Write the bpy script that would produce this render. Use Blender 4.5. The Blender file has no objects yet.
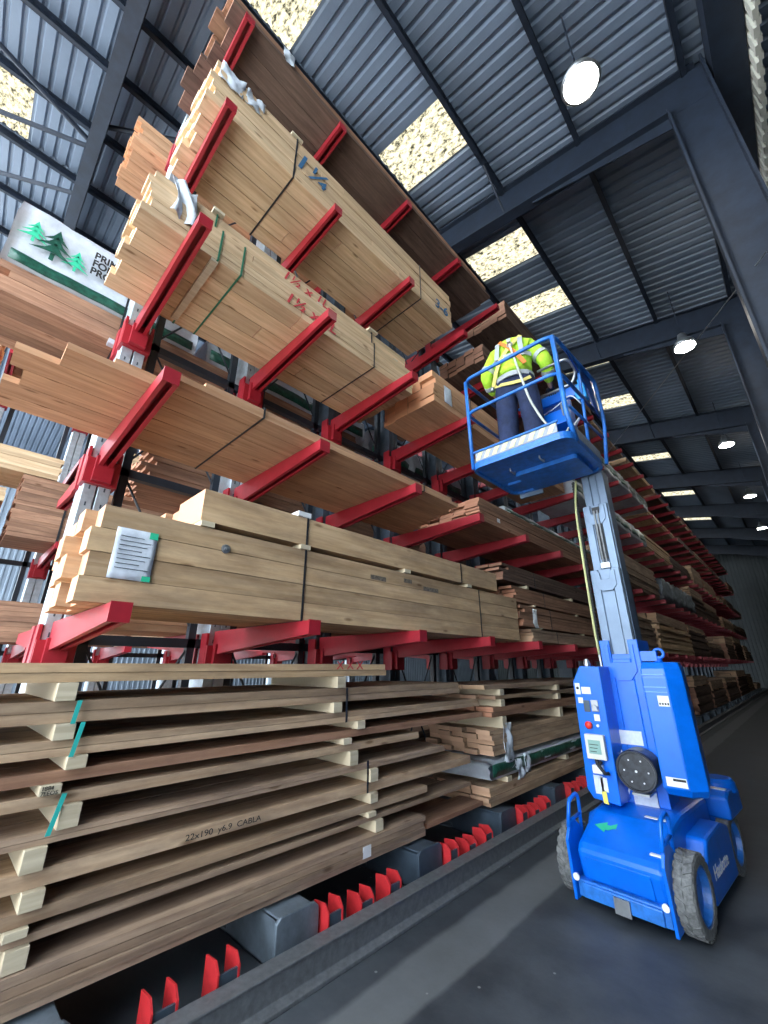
import bpy, math, random
from mathutils import Vector, Matrix
random.seed(7)
C = bpy.context.scene.collection
sc = bpy.context.scene
R = math.radians

# ------------------------------------------------------------------ mesh builder
class MB:
    def __init__(s): s.v=[]; s.f=[]
    def add(s,vs,fs):
        o=len(s.v); s.v+= [tuple(v) for v in vs]; s.f+=[tuple(i+o for i in f) for f in fs]
    def box(s,x0,x1,y0,y1,z0,z1,M=None):
        if x0>x1: x0,x1=x1,x0
        if y0>y1: y0,y1=y1,y0
        if z0>z1: z0,z1=z1,z0
        vs=[Vector(p) for p in ((x0,y0,z0),(x1,y0,z0),(x1,y1,z0),(x0,y1,z0),(x0,y0,z1),(x1,y0,z1),(x1,y1,z1),(x0,y1,z1))]
        if M: vs=[M@v for v in vs]
        s.add(vs,[(3,2,1,0),(4,5,6,7),(0,1,5,4),(1,2,6,5),(2,3,7,6),(3,0,4,7)])
    def hexa(s,vs):   # 8 verts, bottom 4 ccw then top 4
        s.add(vs,[(3,2,1,0),(4,5,6,7),(0,1,5,4),(1,2,6,5),(2,3,7,6),(3,0,4,7)])
    def prism(s,poly,axis,a,b):
        """poly in the two other axes (in order xyz without axis), extruded from a to b"""
        def mk(p,t):
            q=list(p); q.insert(axis,t); return tuple(q)
        n=len(poly)
        vs=[mk(p,a) for p in poly]+[mk(p,b) for p in poly]
        s.add(vs,[tuple(range(n))[::-1],tuple(range(n,2*n))]+[(i,(i+1)%n,n+(i+1)%n,n+i) for i in range(n)])
    def tube(s,pts,r,seg=8,caps=True):
        pts=[Vector(p) for p in pts]; n=len(pts); rs=r if isinstance(r,(list,tuple)) else [r]*n
        up=None; rings=[]
        for i,p in enumerate(pts):
            d=(pts[min(i+1,n-1)]-pts[max(i-1,0)]).normalized()
            if up is None:
                up=Vector((0,0,1)) if abs(d.z)<.9 else Vector((1,0,0))
            a=d.cross(up).normalized(); up=a.cross(d).normalized()
            rings.append([p+(a*math.cos(2*math.pi*k/seg)+up*math.sin(2*math.pi*k/seg))*rs[i] for k in range(seg)])
        vs=[v for ring in rings for v in ring]
        fs=[(i*seg+k,i*seg+(k+1)%seg,(i+1)*seg+(k+1)%seg,(i+1)*seg+k) for i in range(n-1) for k in range(seg)]
        if caps: fs+=[tuple(range(seg))[::-1],tuple(range((n-1)*seg,n*seg))]
        s.add(vs,fs)
    def cyl(s,a,b,r,seg=24): s.tube([a,b],r,seg)
    def lathe(s,prof,M,seg=32,close=False):
        """prof: (radius,height) about local z, M places it"""
        n=len(prof); vs=[]
        for (r,h) in prof:
            for k in range(seg):
                t=2*math.pi*k/seg; vs.append(M@Vector((r*math.cos(t),r*math.sin(t),h)))
        fs=[(i*seg+k,i*seg+(k+1)%seg,(i+1)*seg+(k+1)%seg,(i+1)*seg+k) for i in range(n-1) for k in range(seg)]
        if close: fs+=[((n-1)*seg+k,(n-1)*seg+(k+1)%seg,(k+1)%seg,k) for k in range(seg)]
        else: fs+=[tuple(range(seg))[::-1],tuple(range((n-1)*seg,n*seg))]
        s.add(vs,fs)
    def grid(s,fn,nu,nv):
        vs=[fn(i/nu,j/nv) for j in range(nv+1) for i in range(nu+1)]
        s.add(vs,[(j*(nu+1)+i,j*(nu+1)+i+1,(j+1)*(nu+1)+i+1,(j+1)*(nu+1)+i) for j in range(nv) for i in range(nu)])
    def build(s,name,mat,parent=None,smooth=False,bevel=0,base=None):
        me=bpy.data.meshes.new(name)
        off=Vector((0,0,0))
        if parent is not None:
            p=parent
            while p is not None: off+=Vector(p.location); p=p.parent
        elif base is not None: off=Vector(base)
        me.from_pydata([tuple(Vector(v)-off) for v in s.v],[],s.f); me.update()
        if smooth:
            for p in me.polygons: p.use_smooth=True
        me.materials.append(mat)
        o=bpy.data.objects.new(name,me); C.objects.link(o)
        if parent is not None: o.parent=parent
        elif base is not None: o.location=base
        if bevel:
            b=o.modifiers.new('bevel','BEVEL'); b.width=bevel; b.segments=2; b.limit_method='ANGLE'; b.angle_limit=R(40)
        return o

def rpath(pts,rad,n=5):
    pts=[Vector(p) for p in pts]; out=[pts[0]]
    for i in range(1,len(pts)-1):
        a,b,c=pts[i-1],pts[i],pts[i+1]
        d1=(a-b); d2=(c-b); r=min(rad,d1.length*.45,d2.length*.45)
        p=b+d1.normalized()*r; q=b+d2.normalized()*r
        for k in range(n+1):
            t=k/n; out.append(p*(1-t)**2+b*2*t*(1-t)+q*t*t)
    out.append(pts[-1]); return out

def tag(o,label=None,cat=None,group=None,kind=None):
    if label: o['label']=label
    if cat: o['category']=cat
    if group: o['group']=group
    if kind: o['kind']=kind
    return o
def thing(name,label,cat,loc,group=None):
    o=bpy.data.objects.new(name,None); o.empty_display_size=.1; C.objects.link(o); o.location=loc
    return tag(o,label,cat,group)
def box1(name,mat,parent,*b,bevel=0,base=None):
    m=MB(); m.box(*b); return m.build(name,mat,parent,bevel=bevel,base=base)

# ------------------------------------------------------------------ materials
def newmat(name):
    m=bpy.data.materials.new(name); m.use_nodes=True; nt=m.node_tree; nt.nodes.clear()
    o=nt.nodes.new('ShaderNodeOutputMaterial'); b=nt.nodes.new('ShaderNodeBsdfPrincipled')
    nt.links.new(b.outputs[0],o.inputs[0]); return m,nt,b
def plain(name,col,rough=.5,metal=0,noise=.0,nscale=6,bump=0,spec=.5):
    m,nt,b=newmat(name); b.inputs['Roughness'].default_value=rough; b.inputs['Metallic'].default_value=metal
    b.inputs['Specular IOR Level'].default_value=spec
    b.inputs['Base Color'].default_value=(*col,1)
    if noise or bump:
        tc=nt.nodes.new('ShaderNodeTexCoord'); n=nt.nodes.new('ShaderNodeTexNoise'); n.inputs['Scale'].default_value=nscale; n.inputs['Detail'].default_value=6
        n.inputs['Roughness'].default_value=.65
        nt.links.new(tc.outputs['Object'],n.inputs['Vector'])
        if noise:
            r=nt.nodes.new('ShaderNodeValToRGB'); r.color_ramp.elements[0].position=.35; r.color_ramp.elements[1].position=.7
            r.color_ramp.elements[0].color=(*[c*(1-noise) for c in col],1); r.color_ramp.elements[1].color=(*[min(1,c*(1+noise*.8)) for c in col],1)
            nt.links.new(n.outputs['Fac'],r.inputs[0]); nt.links.new(r.outputs[0],b.inputs['Base Color'])
        if bump:
            bp=nt.nodes.new('ShaderNodeBump'); bp.inputs['Strength'].default_value=bump; bp.inputs['Distance'].default_value=.02
            nt.links.new(n.outputs['Fac'],bp.inputs['Height']); nt.links.new(bp.outputs[0],b.inputs['Normal'])
    return m
def wood(name,c1,c2,endc,var=.25,stain=.35,grain=1.0):
    m,nt,b=newmat(name); N=nt.nodes.new; L=nt.links.new
    b.inputs['Roughness'].default_value=.75; b.inputs['Specular IOR Level'].default_value=.2
    tc=N('ShaderNodeTexCoord'); geo=N('ShaderNodeNewGeometry'); oi=N('ShaderNodeObjectInfo')
    # random value per board (per mesh island and per object)
    add=N('ShaderNodeMath'); add.operation='ADD'; L(geo.outputs['Random Per Island'],add.inputs[0]); L(oi.outputs['Random'],add.inputs[1])
    fr=N('ShaderNodeMath'); fr.operation='FRACT'; L(add.outputs[0],fr.inputs[0])
    off=N('ShaderNodeVectorMath'); off.operation='MULTIPLY_ADD'; off.inputs[1].default_value=(1,1,1)
    cx=N('ShaderNodeCombineXYZ'); mu=N('ShaderNodeMath'); mu.operation='MULTIPLY'; mu.inputs[1].default_value=37
    L(fr.outputs[0],mu.inputs[0]); L(mu.outputs[0],cx.inputs[0]); L(mu.outputs[0],cx.inputs[1])
    L(tc.outputs['Object'],off.inputs[0]); L(cx.outputs[0],off.inputs[2])
    mp=N('ShaderNodeMapping'); mp.inputs['Scale'].default_value=(16,.9,16); L(off.outputs[0],mp.inputs[0])
    n1=N('ShaderNodeTexNoise'); n1.inputs['Scale'].default_value=1.6; n1.inputs['Detail'].default_value=7; n1.inputs['Distortion'].default_value=.6; L(mp.outputs[0],n1.inputs['Vector'])
    n2=N('ShaderNodeTexNoise'); n2.inputs['Scale'].default_value=2.6; n2.inputs['Detail'].default_value=6; n2.inputs['Roughness'].default_value=.7
    mp2=N('ShaderNodeMapping'); mp2.inputs['Scale'].default_value=(2,.5,2); L(off.outputs[0],mp2.inputs[0]); L(mp2.outputs[0],n2.inputs['Vector'])
    rp=N('ShaderNodeValToRGB'); rp.color_ramp.elements[0].position=.5-.2/grain; rp.color_ramp.elements[1].position=.5+.2/grain
    rp.color_ramp.elements[0].color=(*c1,1); rp.color_ramp.elements[1].color=(*c2,1); L(n1.outputs['Fac'],rp.inputs[0])
    # knots
    mp3=N('ShaderNodeMapping'); mp3.inputs['Scale'].default_value=(7,2.2,7); L(off.outputs[0],mp3.inputs[0])
    vo=N('ShaderNodeTexVoronoi'); vo.inputs['Scale'].default_value=1.; L(mp3.outputs[0],vo.inputs['Vector'])
    kr=N('ShaderNodeValToRGB'); kr.color_ramp.elements[0].position=.05; kr.color_ramp.elements[1].position=.13
    kr.color_ramp.elements[0].color=(.35,.28,.22,1); kr.color_ramp.elements[1].color=(1,1,1,1); L(vo.outputs['Distance'],kr.inputs[0])
    mk=N('ShaderNodeMixRGB'); mk.blend_type='MULTIPLY'; mk.inputs[0].default_value=.8; L(rp.outputs[0],mk.inputs[1]); L(kr.outputs[0],mk.inputs[2])
    sr=N('ShaderNodeValToRGB'); sr.color_ramp.elements[0].position=.36; sr.color_ramp.elements[1].position=.60
    sr.color_ramp.elements[0].color=(1-stain,1-stain,1-stain*.9,1); sr.color_ramp.elements[1].color=(1,1,1,1); L(n2.outputs['Fac'],sr.inputs[0])
    ms=N('ShaderNodeMixRGB'); ms.blend_type='MULTIPLY'; ms.inputs[0].default_value=1; L(mk.outputs[0],ms.inputs[1]); L(sr.outputs[0],ms.inputs[2])
    hs=N('ShaderNodeHueSaturation'); mr=N('ShaderNodeMapRange'); mr.inputs[3].default_value=1-var; mr.inputs[4].default_value=1+var*.7
    L(fr.outputs[0],mr.inputs[0]); L(mr.outputs[0],hs.inputs['Value']); L(ms.outputs[0],hs.inputs['Color'])
    # end grain where the face looks along the board
    sx=N('ShaderNodeSeparateXYZ'); L(geo.outputs['Normal'],sx.inputs[0]); ab=N('ShaderNodeMath'); ab.operation='ABSOLUTE'; L(sx.outputs[1],ab.inputs[0])
    gt=N('ShaderNodeMath'); gt.operation='GREATER_THAN'; gt.inputs[1].default_value=.85; L(ab.outputs[0],gt.inputs[0])
    me=N('ShaderNodeMixRGB'); L(gt.outputs[0],me.inputs[0]); L(hs.outputs[0],me.inputs[1])
    h2=N('ShaderNodeHueSaturation'); h2.inputs['Color'].default_value=(*endc,1); L(mr.outputs[0],h2.inputs['Value']); L(h2.outputs[0],me.inputs[2])
    L(me.outputs[0],b.inputs['Base Color'])
    bp=N('ShaderNodeBump'); bp.inputs['Strength'].default_value=.35; bp.inputs['Distance'].default_value=.004; L(n1.outputs['Fac'],bp.inputs['Height']); L(bp.outputs[0],b.inputs['Normal'])
    return m
W_pale=wood('pale_softwood',(.52,.35,.20),(.74,.55,.35),(.78,.54,.34),.16,.15)
W_orange=wood('orange_softwood',(.48,.26,.14),(.66,.40,.235),(.70,.35,.19),.16,.2)
W_beam=wood('honey_beam',(.47,.305,.165),(.66,.47,.28),(.80,.40,.24),.14,.35)
W_brown=wood('brown_softwood',(.11,.072,.055),(.19,.125,.095),(.34,.18,.12),.2,.3)
W_red=wood('reddish_softwood',(.29,.155,.095),(.45,.26,.165),(.48,.23,.14),.25,.35)
W_grey=wood('weathered_softwood',(.32,.215,.145),(.50,.36,.25),(.52,.34,.21),.28,.4)
W_base=wood('aged_board',(.38,.25,.155),(.58,.42,.275),(.50,.31,.20),.28,.4)
W_batten=wood('bearer_batten',(.50,.42,.29),(.68,.60,.44),(.62,.52,.36),.1,.15)
M_red=plain('red_powder_coat',(.34,.014,.026),.45,noise=.12,nscale=9)
M_clip=plain('bright_red_paint',(.52,.025,.03),.45,noise=.15,nscale=20)
M_galv=plain('galvanised_steel',(.50,.57,.63),.42,.55,noise=.18,nscale=14)
M_slate=plain('slate_steel',(.060,.085,.115),.42,.2,noise=.2,nscale=10)
M_black=plain('dark_frame_steel',(.018,.026,.038),.45,noise=.2)
M_portal=plain('dark_blue_grey_steel',(.014,.023,.042),.55,noise=.3,nscale=4,bump=.05)
M_roof=plain('grey_roof_sheet',(.17,.22,.30),.45,.0,noise=.15,nscale=.7)
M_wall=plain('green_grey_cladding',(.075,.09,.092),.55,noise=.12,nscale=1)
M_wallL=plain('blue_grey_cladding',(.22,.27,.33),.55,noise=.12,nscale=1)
M_blue=plain('lift_blue_paint',(.0,.14,.70),.3,noise=.12,nscale=7)
M_blue2=plain('platform_blue_paint',(.02,.16,.55),.38,noise=.3,nscale=14)
M_bluedark=plain('deep_blue_paint',(.004,.035,.22),.3,noise=.1)
M_alu=plain('mast_aluminium',(.15,.205,.285),.42,.45,noise=.14,nscale=5)
M_steel=plain('bare_steel',(.4,.42,.44),.35,.8,noise=.2)
M_tyre=plain('dusty_tyre_rubber',(.16,.165,.165),.85,noise=.45,nscale=30,bump=.4)
M_rubber=plain('black_rubber',(.012,.013,.016),.6)
M_disc=plain('black_disc_plastic',(.03,.034,.042),.35,noise=.6,nscale=25)
M_white=plain('white_plastic',(.72,.74,.76),.45,noise=.05)
M_paper=plain('paper_label',(.60,.66,.74),.7,noise=.1,nscale=30)
M_ivory=plain('ivory_enclosure',(.62,.62,.55),.5)
M_yellow=plain('pale_yellow_cable',(.55,.56,.25),.5)
M_tagy=plain('yellow_tag',(.75,.66,.12),.5)
M_screen=plain('lcd_window',(.25,.42,.38),.15)
M_green=plain('green_sticker',(.03,.50,.28),.5)
M_ink=plain('black_ink',(.02,.02,.02),.8)
M_redink=plain('red_crayon',(.55,.05,.06),.8)
M_blueink=plain('blue_crayon',(.04,.14,.28),.8)
M_strapg=plain('green_strap',(.02,.16,.09),.4)
M_strapt=plain('turquoise_strap',(.03,.42,.38),.4)
M_strapk=plain('black_strap',(.02,.022,.026),.4)
M_hiviz=plain('hi_vis_yellow_cloth',(.50,.86,.05),.8,noise=.22,nscale=9,bump=1.0)
M_reflect=plain('silver_reflective_tape',(.42,.45,.47),.45)
M_navy=plain('navy_work_cloth',(.016,.028,.08),.85,noise=.35,nscale=9,bump=.8)
M_harness=plain('harness_webbing',(.75,.62,.18),.7)
M_orange=plain('orange_webbing',(.75,.22,.04),.7)
M_skin=plain('skin',(.50,.28,.20),.6)
M_hair=plain('dark_hair',(.03,.022,.018),.8)
M_boot=plain('dark_boot',(.02,.018,.016),.6)
M_tyellow=plain('hazard_tape',(.66,.64,.34),.5,noise=.2,nscale=20)
M_tgrey=plain('worn_grey_paint',(.30,.33,.38),.6,noise=.2,nscale=20)
M_wrapgreen=plain('green_wrap_print',(.015,.09,.06),.3,noise=.5,nscale=18,bump=.3)
M_wrap=plain('white_plastic_wrap',(.55,.60,.66),.28,noise=.2,nscale=5,bump=.6)
M_wrap2=plain('grey_plastic_wrap',(.30,.34,.37),.25,noise=.35,nscale=6,bump=.8)

def floor_mat():
    m,nt,b=newmat('stained_concrete'); N=nt.nodes.new; L=nt.links.new
    g=N('ShaderNodeNewGeometry'); n=N('ShaderNodeTexNoise'); n.inputs['Scale'].default_value=1.1; n.inputs['Detail'].default_value=9; n.inputs['Roughness'].default_value=.7
    L(g.outputs['Position'],n.inputs['Vector'])
    r=N('ShaderNodeValToRGB'); e=r.color_ramp.elements; e[0].position=.38; e[1].position=.68; e[0].color=(.022,.027,.034,1); e[1].color=(.075,.086,.10,1)
    L(n.outputs['Fac'],r.inputs[0])
    # a worn, paler concrete strip beside the rail: wobbling edges
    s=N('ShaderNodeSeparateXYZ'); L(g.outputs['Position'],s.inputs[0])
    n2=N('ShaderNodeTexNoise'); n2.inputs['Scale'].default_value=3; n2.inputs['Detail'].default_value=5; L(g.outputs['Position'],n2.inputs['Vector'])
    ma=N('ShaderNodeMath'); ma.operation='MULTIPLY_ADD'; ma.inputs[1].default_value=.07; L(n2.outputs['Fac'],ma.inputs[0]); L(s.outputs[0],ma.inputs[2])
    band=N('ShaderNodeValToRGB'); be=band.color_ramp.elements
    mr=N('ShaderNodeMapRange'); mr.inputs[1].default_value=-2.3; mr.inputs[2].default_value=-1.5; L(ma.outputs[0],mr.inputs[0]); L(mr.outputs[0],band.inputs[0])
    be[0].position=.28; be[0].color=(0,0,0,1); be[1].position=.33; be[1].color=(1,1,1,1)
    x=be.new(.66); x.color=(1,1,1,1); x=be.new(.70); x.color=(0,0,0,1)
    mx=N('ShaderNodeMixRGB'); mx.blend_type='ADD'; mx.inputs[2].default_value=(.07,.073,.07,1); L(band.outputs[0],mx.inputs[0]); L(r.outputs[0],mx.inputs[1])
    # pale specks of dropped sawdust and grit
    v=N('ShaderNodeTexVoronoi'); v.inputs['Scale'].default_value=5; L(g.outputs['Position'],v.inputs['Vector'])
    vr=N('ShaderNodeValToRGB'); vr.color_ramp.elements[0].position=.035; vr.color_ramp.elements[1].position=.05; vr.color_ramp.elements[0].color=(1,1,1,1); vr.color_ramp.elements[1].color=(0,0,0,1)
    L(v.outputs['Distance'],vr.inputs[0])
    m2=N('ShaderNodeMixRGB'); m2.inputs[2].default_value=(.22,.23,.23,1); L(vr.outputs[0],m2.inputs[0]); L(mx.outputs[0],m2.inputs[1])
    L(m2.outputs[0],b.inputs['Base Color'])
    rr=N('ShaderNodeMapRange'); rr.inputs[3].default_value=.38; rr.inputs[4].default_value=.75; L(n.outputs['Fac'],rr.inputs[0]); L(rr.outputs[0],b.inputs['Roughness'])
    bp=N('ShaderNodeBump'); bp.inputs['Strength'].default_value=.25; bp.inputs['Distance'].default_value=.02; L(n.outputs['Fac'],bp.inputs['Height']); L(bp.outputs[0],b.inputs['Normal'])
    return m
def skylight_mat():
    m=bpy.data.materials.new('mossy_rooflight_sheet'); m.use_nodes=True; nt=m.node_tree; nt.nodes.clear(); N=nt.nodes.new; L=nt.links.new
    o=N('ShaderNodeOutputMaterial'); e=N('ShaderNodeEmission'); L(e.outputs[0],o.inputs[0])
    g=N('ShaderNodeNewGeometry'); n=N('ShaderNodeTexNoise'); n.inputs['Scale'].default_value=9; n.inputs['Detail'].default_value=4; n.inputs['Roughness'].default_value=.7
    mp=N('ShaderNodeMapping'); mp.inputs['Scale'].default_value=(1,1.6,1); L(g.outputs['Position'],mp.inputs[0]); L(mp.outputs[0],n.inputs['Vector'])
    r=N('ShaderNodeValToRGB'); q=r.color_ramp.elements; q[0].position=.36; q[0].color=(.05,.05,.035,1); q[1].position=.50; q[1].color=(.82,.76,.52,1)
    z=q.new(.62); z.color=(1.0,.98,.84,1)
    L(n.outputs['Fac'],r.inputs[0]); L(r.outputs[0],e.inputs[0]); e.inputs[1].default_value=SKYL
    return m
def emis(name,col,st):
    m=bpy.data.materials.new(name); m.use_nodes=True; nt=m.node_tree; nt.nodes.clear()
    o=nt.nodes.new('ShaderNodeOutputMaterial'); e=nt.nodes.new('ShaderNodeEmission'); nt.links.new(e.outputs[0],o.inputs[0])
    e.inputs[0].default_value=(*col,1); e.inputs[1].default_value=st; return m
SKYL=1.5
M_floor=floor_mat(); M_sky=skylight_mat(); M_lamp=emis('lamp_glow',(1,.97,.9),60)
M_ground=plain('yard_bounce_concrete',(.42,.42,.40),.9,noise=.1)

# ------------------------------------------------------------------ the building
X0,X1,Y0,Y1=-26.0,1.9,-3.6,46.0
def roofz(x): return 10.29-.2*x
tag(box1('floor',M_floor,None,X0,14,Y0,Y1,-.2,0),kind='structure')
tag(box1('floor_yard_bounce',M_ground,None,-60,40,-50,Y0,-.22,-.02),kind='structure')  # unseen ground outside, added pale so sunlight bounces up into the building
# ribbed roof: ribs run down the slope, left out where rooflights sit
def rib_sheet(mb,x0,x1,y0,y1,zf,pitch=.222,h=.045,t=.01):
    n=max(1,round((y1-y0)/pitch)); p=(y1-y0)/n; prof=[]
    for i in range(n):
        y=y0+i*p
        prof+=[(y,h),(y+p*.18,h),(y+p*.30,0),(y+p*.88,0)]
    prof.append((y1,h))
    k=len(prof)
    vs=[(x0,y,zf(x0)+d) for y,d in prof]+[(x1,y,zf(x1)+d) for y,d in prof]
    mb.add(vs,[(i,i+1,k+i+1,k+i) for i in range(k-1)])
    vs=[(x0,y,zf(x0)+d+t) for y,d in prof]+[(x1,y,zf(x1)+d+t) for y,d in prof]
    mb.add(vs,[(i+1,i,k+i,k+i+1) for i in range(k-1)])
SKY1=[(.75,1.58),(3.65,4.56),(6.72,7.6),(8.8,9.6),(12.0,12.75),(15.0,15.8),(18.3,18.9),(21.0,21.7),(27,27.8),(33,33.8),(37.2,38)]
xa,xb=-3.66,-2.17
mb=MB()
XR0,XR1=-16.0,2.1
SKY2=[(-1.95,-1.35),(3.2,4.1),(9,9.8)]
xc,xd=-9.3,-7.85
def strip(xs,xe,holes):
    y=Y0
    for a,b in holes:
        rib_sheet(mb,xs,xe,y,a,roofz); y=b
    rib_sheet(mb,xs,xe,y,Y1,roofz)
strip(XR0,xc,[]); strip(xc,xd,SKY2); strip(xd,xa,[]); strip(xa,xb,SKY1); strip(xb,XR1,[])
mb.hexa([(XR0,Y0,roofz(XR0)+.09),(XR1,Y0,roofz(XR1)+.09),(XR1,Y1,roofz(XR1)+.09),(XR0,Y1,roofz(XR0)+.09),(XR0,Y0,roofz(XR0)+.12),(XR1,Y0,roofz(XR1)+.12),(XR1,Y1,roofz(XR1)+.12),(XR0,Y1,roofz(XR0)+.12)])  # flat skin added above the ribs to block sky light leaking through seams
# far slope beyond the ridge
rib_sheet(mb,-26.5,XR0,Y0,Y1,lambda x: roofz(XR0)-.2*(XR0-x))
tag(mb.build('ceiling',M_roof),kind='structure')
wn=0
for (a,b,ys) in ((xa,xb,SKY1),(xc,xd,SKY2)):
    for (y0,y1) in ys:
        wn+=1; mb=MB(); rib_sheet(mb,a,b,y0,y1,lambda x: roofz(x)+.012,t=.004)
        tag(mb.build('window_%d'%wn,M_sky),kind='structure')
mb=MB()
def wavy(mb,fix,a,b,z0,z1,axis,pitch=.25,h=.04):
    n=int((b-a)/pitch); prof=[]
    for i in range(n):
        t=a+i*pitch; prof+=[(t,0),(t+pitch*.55,0),(t+pitch*.65,h),(t+pitch*.9,h)]
    prof.append((b,0)); k=len(prof)
    if axis=='x': vs=[(t,fix-d,z0) for t,d in prof]+[(t,fix-d,z1) for t,d in prof]
    else: vs=[(fix+d,t,z0) for t,d in prof]+[(fix+d,t,z1) for t,d in prof]
    mb.add(vs,[(i,i+1,k+i+1,k+i) for i in range(k-1)])
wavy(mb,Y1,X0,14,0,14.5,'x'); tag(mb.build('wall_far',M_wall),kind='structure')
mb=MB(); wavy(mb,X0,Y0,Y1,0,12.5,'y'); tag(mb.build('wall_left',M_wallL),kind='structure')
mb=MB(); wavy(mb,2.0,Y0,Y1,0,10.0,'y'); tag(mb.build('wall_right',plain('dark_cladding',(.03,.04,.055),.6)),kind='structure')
# pale corrugated strip between wall and gutter
mb=MB()
n=0; y=Y0
while y<Y1:
    mb.box(1.46,1.52,y,y+.13,9.12,9.75); mb.box(1.49,1.54,y+.13,y+.22,9.12,9.75); y+=.22
tag(mb.build('trim_1',plain('pale_fibre_strip',(.62,.62,.55),.6)),kind='structure')
mb=MB(); mb.box(1.08,1.45,Y0,Y1,9.45,9.5); mb.box(1.08,1.10,Y0,Y1,9.5,9.9); mb.box(1.40,1.45,Y0,Y1,9.5,9.9); tag(mb.build('trim_99',M_portal),kind='structure')
FR=[-.3,5.68,11.3,17.4,23.7,29.7,35.7,41.7]
def isec(mb,pts,w,axis_perp_y=True):
    pass
tn=1
for fy in FR:
    tn+=1; mb=MB()
    # portal rafter: web and two flanges, following the slope; stanchion at the right
    def bar(xs,xe,d0,d1,y0,y1):
        mb.hexa([(xs,y0,roofz(xs)-d1),(xe,y0,roofz(xe)-d1),(xe,y1,roofz(xe)-d1),(xs,y1,roofz(xs)-d1),(xs,y0,roofz(xs)-d0),(xe,y0,roofz(xe)-d0),(xe,y1,roofz(xe)-d0),(xs,y1,roofz(xs)-d0)])
    bar(-16,.95,.16,.86,fy-.012,fy+.012); bar(-16,.95,.14,.17,fy-.11,fy+.11); bar(-16,.5,.84,.87,fy-.11,fy+.11)
    # haunch
    mb.hexa([(-1.6,fy-.01,roofz(-1.6)-.9),(.5,fy-.01,roofz(.5)-1.1),(.5,fy+.01,roofz(.5)-1.1),(-1.6,fy+.01,roofz(-1.6)-.9),(-1.6,fy-.01,roofz(-1.6)-.8),(.5,fy-.01,roofz(.5)-.8),(.5,fy+.01,roofz(.5)-.8),(-1.6,fy+.01,roofz(-1.6)-.8)])
    mb.box(.5,.53,fy-.13,fy+.13,0,9.4); mb.box(1.02,1.05,fy-.13,fy+.13,0,9.95); mb.box(.53,1.02,fy-.009,fy+.009,0,10.0)
    tag(mb.build('trim_%d'%tn,M_portal,base=(0,fy,0)),kind='structure')
for px in (-13.0,-11.2,-9.4,-7.75,-6.3,-5.15,-3.72,-2.12,-.68,.82):
    tn+=1; mb=MB(); z=roofz(px)
    mb.box(px-.035,px-.028,Y0,Y1,z-.2,z-.005); mb.box(px-.035,px+.04,Y0,Y1,z-.2,z-.193); mb.box(px-.035,px+.04,Y0,Y1,z-.012,z-.004)
    tag(mb.build('trim_%d'%tn,M_portal,base=(px,0,0)),kind='structure')
tn+=1; mb=MB()
for a,b in (((-7.1,-2.1,11.35),(-7.7,-.35,11.3)),((-8.6,-2.1,11.4),(-7.8,-.35,11.3)),((-7.1,-.3,11.1),(-5.15,2.2,10.95)),((-10.5,-2.2,11.8),(-9.2,-.3,11.5))):
    mb.tube([a,b],.045,8)
for fy in FR[1:4]:
    mb.tube([(-2.12,fy,roofz(-2.12)-.85),(-2.12,fy-.75,roofz(-2.12)-.2)],.02,6)
tag(mb.build('trim_%d'%tn,M_portal),kind='structure')
# kerb rail on the floor in front of the racking
mb=MB()
mb.prism([(-2.42,0),(-2.27,0),(-2.27,.02),(-2.32,.03),(-2.32,.138),(-2.31,.138),(-2.31,.15),(-2.42,.15)],1,-2.5,40)
o=mb.build('guide_rail',plain('rail_steel',(.13,.14,.15),.5,.2,noise=.25,nscale=25),bevel=.004)
tag(o,'long grey steel guide rail bolted to the floor along the timber racking','rail')

# ------------------------------------------------------------------ cantilever racking
LV=[1.91,3.40,4.85,6.36,7.85]
ROOT=-4.0
def arm_mb(xr,s,y,z,wide=.1,L=1.42):
    """cantilever arm: bracket round the column and a channel open below; s = +1 points at the aisle"""
    m=MB(); xe=xr+s*(L+.08)
    hw=wide/2
    # cheeks (deep at the root, shallow at the tip)
    for side in (-1,1):
        ya=y+side*hw; yb=ya-side*.014
        lo,hi=min(ya,yb),max(ya,yb)
        m.hexa([(xr,lo,z-.20),(xe,lo,z-.085),(xe,hi,z-.085),(xr,hi,z-.20),(xr,lo,z),(xe,lo,z),(xe,hi,z),(xr,hi,z)] if s>0 else
               [(xe,lo,z-.085),(xr,lo,z-.20),(xr,hi,z-.20),(xe,hi,z-.085),(xe,lo,z),(xr,lo,z),(xr,hi,z),(xe,hi,z)])
        # small return lip
        l2=y+side*(hw-.03); a2,b2=min(ya,l2),max(ya,l2)
        m.hexa([(xr,a2,z-.212),(xe,a2,z-.095),(xe,b2,z-.095),(xr,b2,z-.212),(xr,a2,z-.198),(xe,a2,z-.083),(xe,b2,z-.083),(xr,b2,z-.198)] if s>0 else
               [(xe,a2,z-.095),(xr,a2,z-.212),(xr,b2,z-.212),(xe,b2,z-.095),(xe,a2,z-.083),(xr,a2,z-.198),(xr,b2,z-.198),(xe,b2,z-.083)])
    m.box(xr,xe-s*.01,y-hw+.015,y+hw-.015,z-.014,z-.001)
    m.box(xe-s*.010,xe+s*.002,y-hw-.002,y+hw+.002,z-.099,z+.006)
    # bracket
    m.box(xr-s*.10,xr+s*.05,y-.125,y+.125,z-.36,z-.13)
    m.box(xr+s*.04,xr+s*.10,y-.07,y+.07,z-.345,z-.12)
    m.box(xr-s*.099,xr+s*.02,y-.128,y-.106,z-.358,z-.02); m.box(xr-s*.099,xr+s*.02,y+.106,y+.128,z-.358,z-.02)
    return m
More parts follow.
